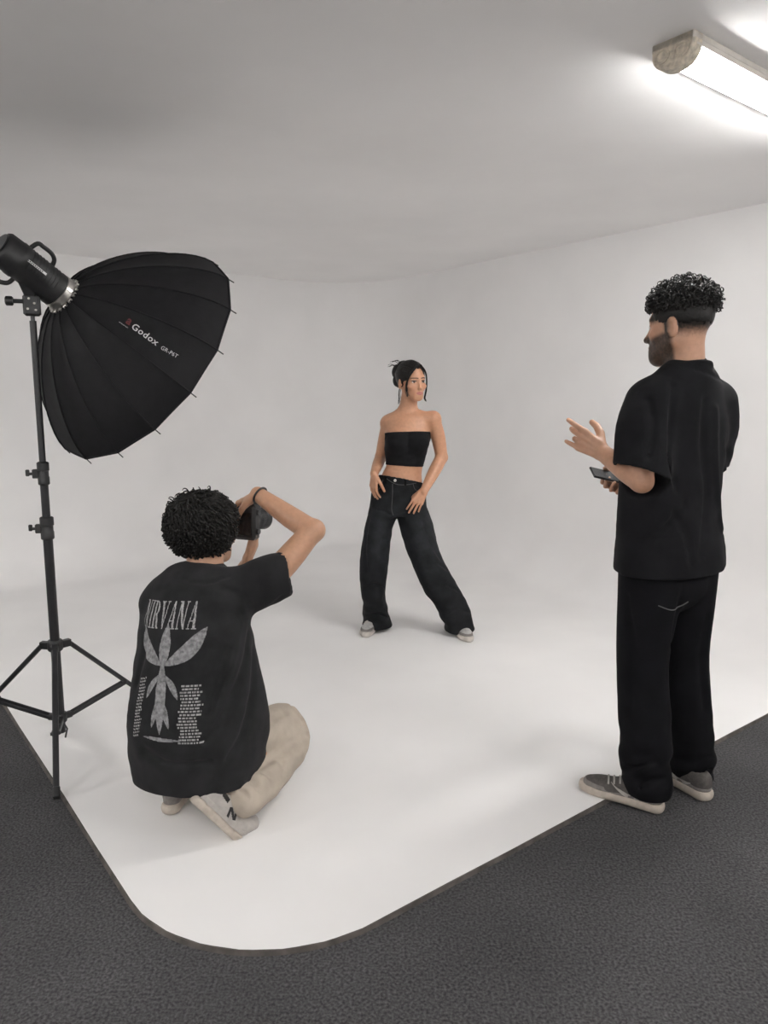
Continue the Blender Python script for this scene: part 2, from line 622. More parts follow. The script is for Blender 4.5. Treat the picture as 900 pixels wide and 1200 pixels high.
def project_flat(mb_v, mb_f, bvh, O, X, Y, N_, lift=0.0015, reach=0.5):
    """drop a flat print (x, y in metres) onto a garment along -N_"""
    out = []
    for (x, y) in mb_v:
        p = O + X * x + Y * y
        hit = bvh.ray_cast(Vector(p + N_ * reach), Vector(-N_), reach * 2)
        out.append(np.array(hit[0]) + N_ * lift if hit[0] is not None else None)
    f = [q for q in mb_f if all(out[i] is not None for i in q)]
    v = [o if o is not None else np.array(O) for o in out]
    used = sorted({i for q in f for i in q}); mp = {i: k for k, i in enumerate(used)}
    return [v[i] for i in used], [tuple(mp[i] for i in q) for q in f]
# ================================================================== the room
P0 = V(-0.424, 1.533, 0)                        # near corner of the white floor, before rounding
DL = V(-0.609, 0.793, 0); DL = unit(DL)
DR = V(DL[1], -DL[0], 0)                        # at right angles, to the right
A_LEN, B_LEN, WALL_H, PLAT = 4.90, 3.95, 2.58, 0.012
def rm(a, b, z=0.0):
    return P0 + DL * a + DR * b + V(0, 0, z)
A0, B0 = -3.0, -3.65                            # the rest of the room, behind the camera
A1, B1 = A_LEN + 0.12, B_LEN + 0.12

def slab(name, a0, a1, b0, b1, z0, z1, m, label=None):
    mb = MB()
    c = rm((a0 + a1) / 2, (b0 + b1) / 2, (z0 + z1) / 2)
    mb.box(c, DL * (a1 - a0) / 2, DR * (b1 - b0) / 2, V(0, 0, (z1 - z0) / 2))
    o = mb.build(name, m)
    o['kind'] = 'structure'
    if label: o['label'] = label
    return o
slab('floor', A0, A1, B0, B1, -0.08, 0.0, M['carpet'], 'dark grey carpet around the white studio floor')
slab('ceiling', A0, A1, B0, B1, WALL_H, WALL_H + 0.1, M['ceiling'])
slab('wall_left', A0, A1 + 0.1, B0 - 0.1, B0, -0.08, WALL_H + 0.1, M['roomwall'])
slab('wall_front', A0 - 0.1, A0, B0 - 0.1, B1 + 0.1, -0.08, WALL_H + 0.1, M['roomwall'])
slab('wall_right', A0, A1 + 0.1, B1, B1 + 0.1, -0.08, WALL_H + 0.1, M['roomwall'])
slab('wall_far', A1, A1 + 0.1, B0 - 0.1, B1 + 0.1, -0.08, WALL_H + 0.1, M['roomwall'])

def cyclorama():
    """painted floor sweeping up into two walls: profile along z, swept round the vertical corner"""
    R, RC, RN = 0.42, 0.40, 0.50
    # outline ring family: inset d from the walls, at height z
    prof = [(R, PLAT)]
    for t in np.linspace(0, math.pi / 2, 15)[1:]:
        prof.append((R - R * math.sin(t), PLAT + R - R * math.cos(t)))
    prof += [(0.0, 1.2), (0.0, 2.0), (0.0, WALL_H)]
    def ring(d):
        """path from the near end of the far-left wall, round the corner, to the near end of the right wall"""
        pts = [(A_LEN - d, s) for s in np.linspace(0, B_LEN - RC - R, 14)]
        rr = RC + R - d
        ca, cb = A_LEN - RC - R, B_LEN - RC - R
        for t in np.linspace(0, math.pi / 2, 18)[1:-1]:
            pts.append((ca + rr * math.cos(t), cb + rr * math.sin(t)))
        pts += [(s, B_LEN - d) for s in np.linspace(A_LEN - RC - R, 0, 14)]
        return pts
    v, f = [], []
    n = len(ring(0))
    for d, z in prof:
        v += [rm(a, b, z) for a, b in ring(d)]
    for i in range(len(prof) - 1):
        for j in range(n - 1):
            f.append((i * n + j, i * n + j + 1, (i + 1) * n + j + 1, (i + 1) * n + j))
    # outer skin of the walls so that they have thickness
    k = len(v); T = 0.1
    outer = [(A_LEN + T, a_b[1]) if a_b[0] >= A_LEN - 1e-6 else ((a_b[0], B_LEN + T) if a_b[1] >= B_LEN - 1e-6 else (a_b[0] + T * .7, a_b[1] + T * .7)) for a_b in ring(0)]
    v += [rm(a, b, WALL_H) for a, b in outer] + [rm(a, b, 0) for a, b in outer]
    top = (len(prof) - 1) * n
    for j in range(n - 1):
        f.append((top + j, top + j + 1, k + j + 1, k + j))
        f.append((k + j, k + j + 1, k + n + j + 1, k + n + j))
    # flat floor, near corner rounded
    fl = [(A_LEN - R, 0.0)]
    base = len(v)
    edge = [(a, 0.0) for a in np.linspace(A_LEN - R, RN, 12)]
    for t in np.linspace(0, math.pi / 2, 22)[1:-1]:
        edge.append((RN - RN * math.sin(t), RN - RN * math.cos(t)))
    edge += [(0.0, b) for b in np.linspace(RN, B_LEN - R, 12)]
    v += [rm(a, b, PLAT) for a, b in edge]
    m = len(edge)
    f.append(tuple(range(base, base + m)) + tuple(range(n - 1, -1, -1)))
    o = structure('wall_back', v, f, M['paint'], True, 'white painted cyclorama, floor curving up into two walls')
    fix_normals(o.data)
    # dark, slightly uneven edge strip of the platform
    mb = MB()
    hi = [rm(a, b, PLAT + 0.0006) for a, b in edge]
    full = [rm(A_LEN, 0, PLAT)] + hi + [rm(0, B_LEN, PLAT)]
    v2, f2 = [], []
    cen = rm(2, 2, 0)
    for i, p in enumerate(full):
        a = full[max(i - 1, 0)]; b = full[min(i + 1, len(full) - 1)]
        t = unit(b - a); nn = np.cross(t, V(0, 0, 1))
        if nn @ (p - cen) < 0: nn = -nn
        w = 0.0025 + 0.0012 * math.sin(i * 2.1)
        v2 += [p - nn * w, p + nn * 0.002, V(p[0], p[1], 0) + nn * 0.006, V(p[0], p[1], -0.002) - nn * 0.02]
    for i in range(len(full) - 1):
        for j in range(3):
            f2.append((i * 4 + j, i * 4 + j + 1, (i + 1) * 4 + j + 1, (i + 1) * 4 + j))
    o2 = structure('trim_1', v2, f2, M['rim'], True, 'dark worn edge strip around the white floor')
    fix_normals(o2.data)
cyclorama()

# ================================================================== ceiling battens
LIGHT_N = [0]
def batten(p_end, label, group=None, length=1.25):
    """surface-mounted fluorescent batten running along DR from p_end"""
    t = thing('ceiling_light', p_end, label, 'light', group)
    X, Yv, Z = DR, DL, V(0, 0, 1)
    W = 0.075
    c = p_end + X * length / 2
    MB().box(c + Z * -0.012, X * length / 2, Yv * W, Z * 0.012, 0.004).build('housing', M['enamel'], t)
    for sg in (-1, 1):
        MB().box(c + Yv * (W * .97 * sg) + Z * -.022, X * (length / 2 - .02), Yv * .0015, Z * .015, .0005).build('tray_lip', M['enamel'], t)
    mb = MB()      # white reflector tray: shallow gutter
    mb.box(c + Z * -0.028, X * (length / 2 - 0.03), Yv * 0.016, Z * 0.008, 0.004)
    mb.build('reflector', M['enamel'], t)
    for sgn in (0, 1):
        e = p_end + X * (0.0 if not sgn else length)
        d = X if not sgn else -X
        prof = []
        for a in np.linspace(0, math.pi, 15):
            prof.append((W * 1.0 * math.cos(a), -0.022 - 0.070 * math.sin(a) ** 0.75))
        v, f = [], []
        pts = [(W, -0.002)] + prof + [(-W, -0.002)]
        n = len(pts)
        for k_, s_ in ((0.0, 0.93), (0.006, 1.0), (0.05, 1.0)):
            v += [e + d * k_ + Yv * y * s_ + Z * (z * s_) for y, z in pts]
        for r_ in range(2):
            for j in range(n):
                k = (j + 1) % n
                f.append((r_ * n + j, r_ * n + k, (r_ + 1) * n + k, (r_ + 1) * n + j))
        f.append(tuple(range(n))); f.append(tuple(range(2 * n, 3 * n)))
        m = MB().add(v, f)
        cap = m.build('end_cap', M['old_plastic'], t, True)
        ring = MB()
        for y in (-0.034, 0.034):
            pp = [e - d * 0.001 + Yv * (y + 0.024 * math.cos(a)) + Z * (-0.045 + 0.020 * math.sin(a)) for a in np.linspace(0, 2 * math.pi, 17)]
            ring.tube(pp, 0.004, 6, False)
        ring.build('raised_rings', M['old_plastic'], cap, True)
        for y in (-0.034, 0.034):
            MB().box(e + d * 0.062 + Yv * y + Z * -0.044, d * 0.014, Yv * 0.012, Z * 0.020, 0.004).build('lamp_holder', M['old_plastic'], t)
    for y in (-0.034, 0.034):
        a = p_end + X * 0.07 + Yv * y + Z * -0.046
        b = p_end + X * (length - 0.07) + Yv * y + Z * -0.046
        MB().tube([a, a + (b - a) * 0.5, b], 0.0145, 16).build('tube', M['tube'], t, True)
    for fr in (0.22, 0.5, 0.78):
        MB().box(p_end + X * length * fr + Yv * 0.058 + Z * -0.028, X * 0.014, Yv * 0.006, Z * 0.006, 0.002).build('tube_clip', M['enamel'], t)
    return t
F0 = V(0.923, 2.561, WALL_H)
batten(F0, 'white fluorescent batten light on the ceiling with a yellowed end cap')
# unseen battens behind the camera; those along the left added to balance the light
rest = [F0 - DL * 2.5 - DR * 0.1, F0 - DL * 2.5 - DR * 3.4, F0 - DR * 5.0 + DL * 1.0, F0 - DR * 5.0 + DL * 3.2, F0 - DL * 1.3 - DR * 5.0]
for p, w in zip(rest, ('behind the camera on the right', 'behind the camera on the left', 'added unseen beyond the left edge of the white floor', 'added unseen far left, beside the left end of the cyclorama', 'added unseen along the left room wall')):
    batten(p, 'white fluorescent ceiling batten ' + w, 'ceiling battens over the rest of the room')
# ================================================================== anatomy
UP = V(0, 0, 1)
def frame(fwd, up=UP):
    """right, forward, up from a facing direction"""
    f = unit(fwd); r = unit(np.cross(f, up)); u = np.cross(r, f)
    return r, f, u

class Head:
    """head-local coordinates in metres: x right, y to the face, z up, origin between the eyes' level and the ears"""
    def __init__(s, O, fwd, tilt_up=UP, scale=1.0):
        s.O = np.asarray(O, float); s.r, s.f, s.u = frame(fwd, tilt_up); s.k = scale
    def p(s, x, y, z):
        return s.O + s.k * (s.r * x + s.f * y + s.u * z)
    def local(s, P):
        q = (P - f32(s.O)) / np.float32(s.k)
        return q @ f32(s.r), q @ f32(s.f), q @ f32(s.u)
    def ell(s, c, r):
        return ellipsoid(s.p(*c), np.array(r) * s.k, (s.r, s.f, s.u))
    def con(s, a, b, ra, rb=None):
        return cone(s.p(*a), s.p(*b), ra * s.k, (ra if rb is None else rb) * s.k)
    def ops(s, female=False):
        k = s.k
        o = [U(s.ell((0, -.008, .032), (.074, .098, .088)), 0),
             U(s.ell((0, .040, -.032), (.056, .056, .072)), .03 * k),
             U([s.ell((0, .070, -.094), (.022 if female else .027, .020, .018))], .03 * k)]
        for e in (-1, 1):
            o += [U(s.con((e * .053, .004, -.052), (e * .016, .072, -.094), .014 if female else .018, .013), .03 * k),
                  U(s.ell((e * .045, .062, -.028), (.020, .018, .016)), .022 * k),
                  U(s.con((e * .008, .088, .020), (e * .040, .074, .022), .009 if not female else .006, .008), .018 * k),
                  S(ball(s.p(e * .031, .100, .001), .0165 * k), .016 * k),
                  U(ball(s.p(e * .0315, .0765, .000), .0125 * k), 0),
                  U(s.con((e * .019, .0865, .0065), (e * .045, .0785, .0055), .0036, .0034), .004 * k),
                  U(s.con((e * .020, .0855, -.0085), (e * .044, .0785, -.0075), .0026), .004 * k)]
        nq = .78 if female else 1.0
        o += [U(s.con((0, .087, .012), (0, .112 - .006 * female, -.032), .0075 * nq, .0095 * nq), .012 * k),
              U(ball(s.p(0, .1145 - .006 * female, -.036), .0098 * nq * k), .008 * k)]
        for e in (-1, 1):
            o += [U(s.ell((e * .0120 * nq, .1015 - .003 * female, -.0405), (.0075 * nq, .010, .0068 * nq)), .007 * k)]
        lp = 1.2 if female else 1.0
        o += [U(s.ell((0, .082, -.068), (.026, .020, .020)), .02 * k),
              U([s.con((-.019, .0925, -.0655), (-.005, .1025, -.0625), .0030 * lp, .0048 * lp), s.con((.019, .0925, -.0655), (.005, .1025, -.0625), .0030 * lp, .0048 * lp)], .004 * k),
              U([s.con((-.016, .0925, -.0735), (0, .1005, -.0755), .0035 * lp, .0058 * lp), s.con((.016, .0925, -.0735), (0, .1005, -.0755), .0035 * lp, .0058 * lp)], .004 * k),
              S([s.con((-.021, .0965, -.0680), (0, .1075, -.0680), .0013), s.con((.021, .0965, -.0680), (0, .1075, -.0680), .0013)], .003 * k)]
        for e in (-1, 1):
            axes = (unit(s.r * .93 - s.f * .36 * e), unit(s.f * .93 + s.r * .36 * e), unit(s.u + s.f * -.18))
            o += [U(ellipsoid(s.p(e * .0795, -.012, -.012), np.array((.0085, .019, .032)) * k, axes), .006 * k),
                  S(ellipsoid(s.p(e * .0885, -.006, -.012), np.array((.0065, .010, .018)) * k, axes), .005 * k),
                  U(s.con((e * .076, .004, -.014), (e * .076, .004, -.022), .0045), .004 * k),
                  U(ball(s.p(e * .074, .000, -.038), .0065 * k), .005 * k)]
        return o

def lerp(a, b, t):
    return a + (b - a) * t[:, None]

def sstep(a, b, x):
    t = np.clip((x - a) / (b - a), 0, 1)
    return t * t * (3 - 2 * t)

def paint_face(c, H, P, skin, lip, brow=(0.02, 0.014, 0.010), brow_w=1.0, beard=None, stubble=None):
    """own colours of the face: lips, brows, eyes, beard"""
    x, y, z = H.local(P)
    on = (np.abs(x) < .11) & (np.abs(y) < .16) & (z < .15) & (z > -.16)
    ax = np.abs(x)
    # cheeks a little redder
    m = np.exp(-((ax - .045) / .022) ** 2 - ((z + .035) / .022) ** 2) * (y > .03) * .22 * on
    c = lerp(c, f32(skin) * f32((1.12, .80, .76)), m)
    m = sstep(.0115, .0080, np.abs(z + .0695) / np.sqrt(np.clip(1 - (ax / .0245) ** 2, .02, 1))) * (ax < .0245) * (y > .084) * on
    c = lerp(c, f32(lip), m * .95)
    bz = .0235 - ((ax - .032) / .032) ** 2 * .006
    m = sstep(.0052 * brow_w, .0032 * brow_w, np.abs(z - bz)) * sstep(.006, .012, ax) * sstep(.056, .049, ax) * (y > .05) * on
    c = lerp(c, f32(brow), m * .9)
    for e in (-1, 1):
        r2 = np.sqrt((x - e * .0315) ** 2 + (y - .0765) ** 2 + z ** 2)
        eye = (r2 < .0134) & (y > .078) & (np.abs(z) < .0062) & on
        c[eye] = (.52, .49, .47)
        iris = eye & (np.sqrt((x - e * .0325) ** 2 + z ** 2) < (.0074 if brow_w < 1 else .0060))
        c[iris] = (.035, .020, .012)
        lash = (np.abs(z - .0062) < (.0036 if brow_w < 1 else .0024)) & (np.abs(ax - .032) < .0145) & (y > .076) & on
        c[lash] = (.022, .015, .012)
    if beard is not None:
        n = noise3(P * 260, 3) * .10
        jaw = sstep(.012, -.006, z + .028 + .42 * np.maximum(y - .03, 0) * (y < .075) + .30 * np.maximum(0, .03 - y) * 0)      # cheek line
        side = sstep(-.012, .006, y) * sstep(.035, .015, z)
        m = np.maximum(jaw * sstep(-.015, .002, y), side * (ax > .055) * sstep(.03, .012, y))
        must = (y > .080) & (y < .104) & (z < -.047) & (z > -.064) & (ax < .034)
        m = np.maximum(m, must * .9)
        lipm = sstep(.023, .017, ax) * sstep(.0125, .0085, np.abs(z + .0695)) * (y > .086)
        m = m * (1 - lipm) * (z > -.125) * on
        c = lerp(c, f32(beard), np.clip(m * (.9 + n), 0, .96))
    if stubble is not None:
        # clipped sides and back: thick at the top, fading out towards the ears and nape
        n = noise3(P * 240, 5) * .18
        m = sstep(-.052, .004, z) * (y < .075)
        m = np.where(y > .02, m * (ax > .045) * sstep(.0, .03, z), m)
        ear = (ax > .077) & (np.abs(y + .01) < .026) & (z < .022)
        m = np.clip(m * 1.2 + n * (m > .05) * (m < .9), 0, .985) * on * (~ear) * (z > -.06)
        c = lerp(c, f32(stubble), m)
    return c

def hand(W, d, n, t, curls, spread=(.10, .03, -.05, -.13), thumb=None, k=1.0, fat=1.0):
    """W wrist, d towards the fingers, n out of the palm, t towards the thumb side; curls: four triples of joint angles (rad)"""
    d = unit(d); n = unit(n - d * (n @ d)); t0 = np.asarray(t, float); t = unit(t0 - d * (t0 @ d) - n * (t0 @ n))
    off = (.029, .010, -.010, -.028); ln = (.090, .092, .087, .080)
    fl = (.074, .082, .076, .060); rad = np.array((.0092, .0095, .0090, .0078)) * fat
    palm, fingers, tips = [], [], []
    for i in range(4):
        m = W + (d * ln[i] + t * off[i]) * k
        palm.append(ecap(W + (d * .012 + t * off[i] * .55) * k, m, (.0135 * k, .0125 * k * fat), (.0122 * k, .0105 * k * fat), t))
        a = 0; p = m; segs = []
        dd = unit(d + t * math.tan(spread[i]))
        for j, (fr, rf) in enumerate(((.46, 1.0), (.31, .92), (.23, .82))):
            a += curls[i][j]
            q = p + (dd * math.cos(a) + n * math.sin(a)) * fl[i] * fr * k
            segs.append(cone(p, q, rad[i] * rf * k, rad[i] * rf * .92 * k))
            p = q
        fingers += segs; tips.append(p)
    th = thumb or ((.55, .70, .30), (.72, .45, .42), (.80, .20, .45))
    p = W + (d * .022 + t * .020 + n * .006) * k
    tr = np.array((.0150, .0125, .0108, .0088)) * fat
    tb = []
    for j, L in enumerate((.045, .036, .028)):
        q = p + unit(d * th[j][0] + t * th[j][1] + n * th[j][2]) * L * k
        tb.append(cone(p, q, tr[j] * k, tr[j + 1] * k)); p = q
    tips.append(p)
    ops = [U(palm, .012 * k), U(ball(W + (d * .035 + t * .014 + n * .008) * k, .017 * k), .014 * k), U(fingers, .005 * k), U(tb, .010 * k)]
    return ops, tips

def limb(pts, rad, n=3):
    return U(chain(pts, rad, n), .012)

def neck_ops(base, H, r=.058):
    a = np.asarray(base, float); b = H.p(0, -.018, -.055)
    return [U(ecap(a, b, (r * 1.12, r * 1.05), (r * .98, r * 1.0), H.r), .03)]

# ------------------------------------------------------------------ hair made of strands
def strand_mesh(paths, r0, r1=None, n=5):
    """many thin tubes in one mesh; paths: list of (m, 3) arrays"""
    vs, fs = [], []; k = 0
    for P in paths:
        m = len(P); r1_ = r0 if r1 is None else r1
        T = np.gradient(P, axis=0); T /= np.linalg.norm(T, axis=1)[:, None] + 1e-9
        ref = V(.31, .52, .79)
        X = np.cross(T, ref); X /= np.linalg.norm(X, axis=1)[:, None] + 1e-9
        Y = np.cross(T, X)
        rr = np.linspace(r0, r1_, m)[:, None]
        ring = [P + rr * (math.cos(a) * X + math.sin(a) * Y) for a in np.linspace(0, 2 * math.pi, n, False)]
        vs.append(np.stack(ring, 1).reshape(-1, 3))
        i = np.arange(m - 1)[:, None]; j = np.arange(n)[None]
        q = np.stack([k + i * n + j, k + i * n + (j + 1) % n, k + (i + 1) * n + (j + 1) % n, k + (i + 1) * n + j], -1).reshape(-1, 4)
        fs.append(q); k += m * n
    return np.concatenate(vs), np.concatenate(fs).astype(np.int32)

def sphere_dirs(n):
    i = np.arange(n) + .5
    ph = np.arccos(1 - 2 * i / n); th = math.pi * (1 + 5 ** .5) * i
    return np.stack([np.cos(th) * np.sin(ph), np.sin(th) * np.sin(ph), np.cos(ph)], 1)

# ------------------------------------------------------------------ shoes
def shoe(name, heel, toe, parent, mats, L=.30, W=.052, up=UP, roll=0.0, label=None, laces=True, h=.0035, toe_bend=0.0, sole_t=.034):
    """heel, toe: ground points of the sole; mats: sole, upper, panel, lace"""
    heel = np.asarray(heel, float); f = unit(np.asarray(toe, float) - heel)
    r = unit(np.cross(f, up)); u = np.cross(r, f)
    if roll:
        r, u = r * math.cos(roll) + u * math.sin(roll), u * math.cos(roll) - r * math.sin(roll)
    s = L / .30
    def p(x, y, z):
        b = max(0, y - .205 * s) * toe_bend
        return heel + r * x + f * y + u * (z + b)
    st = [((0, .030 * s, 0), .036), ((0, .075 * s, 0), .036), ((.003, .14 * s, 0), .040), ((.004, .20 * s, 0), .048), ((.000, .25 * s, 0), .044), ((-.003, .274 * s, 0), .032)]
    st = [(c, w * W / .052) for c, w in st]
    # sole: flat loft between two planes, toe sprung up a little
    sole = [U(loft([(p(c[0], c[1], sole_t * .5), r, w, .030) for c, w in st], 4), .004)]
    sole += [I(half(p(0, 0, sole_t), u), .006), I(half(p(0, 0, 0), -u), .004)]
    up_st = [((0, .040 * s, .045), .029, .044), ((0, .085 * s, .052), .031, .046), ((.002, .13 * s, .045), .034, .040), ((.003, .18 * s, .034), .039, .034), ((.002, .225 * s, .030), .041, .031), ((-.001, .258 * s, .026), .034, .027)]
    upper = [U(loft([(p(c[0], c[1], c[2]), r, w * W / .052, hh * 1.12) for c, w, hh in up_st], 4), .006),
             U(ellipsoid(p(0, .050 * s, .070), (.032, .040, .034), (r, f, u)), .015),
             S(ellipsoid(p(0, .068 * s, .112), (.026, .036, .036), (r, f, u)), .006),
             I(half(p(0, 0, sole_t - .006), -u), .002)]
    root = sdf_part(name, upper, h, mats[1], parent, label=label)
    sdf_part('sole', sole, h, mats[0], root)
    if len(mats) > 2 and mats[2] is not None:
        # overlays: toe mudguard and heel counter, skins of the same upper pushed out 1.5 mm
        grow = [U(loft([(p(c[0], c[1], c[2]), r, w * W / .052 + .002, hh * 1.12 + .002) for c, w, hh in up_st], 4), .006)]
        over = grow + [I(half(p(0, .0, .047), u), .002), I(half(p(0, 0, sole_t - .004), -u), .002)]
        cut = [S(loft([(p(e * .060, y * s, z), r, .03, .020) for y, z in ((.105, .060), (.16, .052), (.19, .050))], 3), .004) for e in (-1, 1)]
        sdf_part('overlay', over + cut, h, mats[2], root)
    if laces:
        mb = MB(); bv = bvh_of(root)
        for i, y in enumerate((.120, .140, .160, .180, .200)):
            z = .083 - i * .0085
            w = .022 + .002 * i
            yy = y * s
            pts = []
            for q in (-1, -.6, -.2, .2, .6, 1):
                hit = bv.ray_cast(Vector(p(w * q, yy + .007 * q, .25)), Vector(-u), .4)
                if hit[0] is not None:
                    pts.append(np.array(hit[0]) + u * .0018)
            if len(pts) > 2:
                mb.tube(pts, .0034, 6)
        mb.build('laces', mats[3], root, True)
    return root, p, (r, f, u)
# ================================================================== the standing man, seen from behind
def build_man():
    SKIN = (0.46, 0.255, 0.165)
    B = V(1.02, 2.585, 0)
    fac = V(-math.sin(math.radians(30)), math.cos(math.radians(30)), 0)
    R, Fw, _ = frame(fac)
    def b(x, y, z):
        return B + R * x + Fw * y + V(0, 0, z)
    root = thing('person', B, 'man standing at the floor edge, back turned, in black t-shirt and trousers, holding a phone', 'person')
    hf = unit(V(-.68, .73, -.06))
    H = Head(at(797, 381, 2.57), hf, UP, 1.05)
    nb = b(0, -.035, 1.50)
    # arms
    sl, sr = b(-.185, -.01, 1.43), b(.200, -.01, 1.43)
    el, wl = at(752, 564, 2.43), at(707, 531, 2.60)
    er = b(.262, .10, 1.13); wr = at(752, 579, 2.83)
    d = unit(V(-.78, .34, .50)); n = unit(V(.36, .92, -.05)); t = np.cross(n, d)
    hl, tl = hand(wl, d, n, t, [(.0, .25, .15), (.45, .6, .4), (.85, .8, .5), (.25, .35, .3)], (.06, .05, -.02, -.10), ((.50, .60, .45), (.70, .35, .55), (.8, .1, .6)), 1.04, 1.16)
    # right hand holds the phone from below
    ph_c = at(714, 558, 2.84)
    pd = unit(at(694, 556, 2.84) - at(736, 566, 2.86)); 
    pn = unit(V(-.12, -.42, .90)); pn = unit(pn - pd * (pn @ pd)); pw = np.cross(pn, pd)      # pw points to the camera side
    if pw[1] > 0: pw = -pw
    hr_d = unit(pd * .75 + pw * .66)
    wr = ph_c - pd * .105 - pn * .030 + V(0, .03, 0)
    hr, tr_ = hand(wr, unit(pd * .80 + pw * .35), pn, -pw, [(.2, .9, 1.0), (.15, 1.0, 1.0), (.15, 1.0, 1.0), (.2, 1.0, 1.0)], (-.05, -.22, -.40, -.62), ((.7, .6, .4), (.8, .3, .5), (.9, .1, .4)), .98)
    hipl, hipr = b(-.095, 0, .93), b(.095, 0, .93)
    al, ar = at(757, 922, 2.475) + V(0, 0, .03), at(809, 899, 2.595) + V(0, 0, .02)
    kl, kr = (hipl + al) / 2 + Fw * .03, (hipr + ar) / 2 + Fw * .03
    body = H.ops() + [U(H.ell((0, .066, -.100), (.030, .030, .024)), .025)] + neck_ops(b(0, -.03, 1.44), H, .060)
    body += [U(loft([(b(0, 0, 1.42), R, .14, .070), (b(0, .01, 1.30), R, .165, .10), (b(0, .01, 1.10), R, .145, .095), (b(0, .01, .95), R, .155, .10)], 2), .03),
             limb([sl, (sl + el) / 2, el], [.044, .045, .037]), limb([el, el * .65 + wl * .35, wl], [.038, .040, .029]),
             limb([sr, (sr + er) / 2, er], [.046, .048, .042]), limb([er, er * .65 + wr * .35, wr], [.042, .042, .029]),
             limb([hipl, kl, al], [.075, .055, .040]), limb([hipr, kr, ar], [.075, .055, .040])]
    body += hl + hr
    def col(P):
        c = np.tile(f32(SKIN), (len(P), 1))
        return paint_face(c, H, P, SKIN, (0.34, 0.15, 0.12), beard=(0.020, 0.015, 0.012), stubble=(0.012, 0.010, 0.009), brow_w=1.3)
    sdf_part('body', body, .0036, M['body'], root, col)
    # hair: short crop with a mass of curls on top
    cap = [U(H.ell((0, -.010, .062), (.079, .102, .074)), 0),
           I(half(H.p(0, 0, .026), H.u * -1 + H.f * .22), .022),
           DISP(lambda P: noise3(P * 70, 2) * .005)]
    cap[3:3] = [G([U(H.ell((0, -.008, .032), (.0768, .1008, .0905)), 0), I(ragged(H, .002), .004),
                   S(H.ell((0, .118, -.015), (.085, .085, .085)), .01),
                   S([H.ell((e * .082, -.010, -.012), (.012, .026, .036)) for e in (-1, 1)], .006)], 0)]
    hair = sdf_part('hair', cap, .004, M['hair'], root, label='short dark hair, clipped sides and a curly top')
    rg = np.random.default_rng(3)
    paths = []
    for dv in sphere_dirs(1100):
        if dv[2] < -.25:
            continue
        r = V(.080, .104, .074)
        p = V(0, -.010, .062) + dv * r * (1.0 + rg.uniform(-.04, .05 + .07 * max(0, dv[2]))) + rg.normal(0, .003, 3)
        if p[2] < .034 + .22 * max(p[1], -.06): continue
        n_ = unit(dv / r)
        a = unit(np.cross(n_, rg.normal(0, 1, 3))); bb = np.cross(n_, a)
        rad = rg.uniform(.005, .0095); turns = rg.uniform(.9, 1.7); ph = rg.uniform(0, 6.28)
        tt = np.linspace(0, 1, 13)
        ang = ph + tt * turns * 2 * math.pi
        q = p + n_ * (.004 + rg.uniform(-.004, .010)) + np.outer(np.cos(ang) * rad, a) + np.outer(np.sin(ang) * rad * .8, n_) + np.outer((tt - .5) * rg.uniform(.004, .014), bb)
        paths.append(np.array([H.p(*x) for x in q]))
    v, f = strand_mesh(paths, .0021, .0014)
    part('curls', v, f, M['hair_curl'], hair, kind='stuff')
    # oversized t-shirt
    sh = [U(loft([(b(0, -.030, 1.525), R, .082, .070), (b(0, -.025, 1.490), R, .145, .082), (b(0, -.015, 1.43), R, .200, .100), (b(0, -.004, 1.33), R, .222, .128),
                  (b(0, .008, 1.18), R, .218, .138), (b(0, .012, 1.03), R, .216, .138), (b(0, .000, .90), R, .222, .156), (b(0, -.002, .78), R, .228, .162)], 4), .02)]
    dl_, dr_ = unit(el - sl), unit(er - sr)
    endl = sl + dl_ * .235; endr = sr + dr_ * .25
    sh.insert(1, G([U(loft([(sl + R * .03, Fw, .085, .075), (sl + dl_ * .09, Fw, .092, .080), (sl + dl_ * .18, Fw, .098, .085), (sl + dl_ * .30, Fw, .104, .090)], 3), 0), I(half(endl + V(0, 0, -.005), dl_ + V(-.32, .05, 0)), .004)], .035))
    sh.insert(2, G([U(loft([(sr - R * .03, Fw, .085, .075), (sr + dr_ * .09, Fw, .092, .080), (sr + dr_ * .18, Fw, .096, .084), (sr + dr_ * .30, Fw, .100, .088)], 3), 0), I(half(endr, dr_), .004)], .035))
    # hem, sleeve ends
    nkc = b(0, -.028, 1.537)
    nr = [nkc + R * (.077 * math.cos(a)) + Fw * (.069 * math.sin(a)) + UP * (-.020 * math.sin(a)) for a in np.linspace(0, 2 * math.pi, 25)]
    collar_loop = [cone(p, q, .0095) for p, q in zip(nr[:-1], nr[1:])]
    hem_n = unit(V(.02, 0.05, -1))
    sh += [DISP(lambda P: (noise3((P - f32(B)) @ f32(np.stack([R * 13, Fw * 13, UP * 2.6], 1)), 11) * .0065 + noise3(P * 22, 12) * .0022) * sstep(1.5, 1.2, P[:, 2])),
           G([U(collar_loop, .004)], .010),
           I(half(b(0, 0, .845), hem_n), .004),
           S(loft([(endl - dl_ * .03, Fw, .085, .070), (endl + dl_ * .02, Fw, .094, .080)], 2), .004),
           S(loft([(b(0, .0, .80), R, .214, .150), (b(0, .0, .862), R, .212, .146)], 2), .004)]
    body_only = [o for o in sh if o[0] in 'ug'][:3]
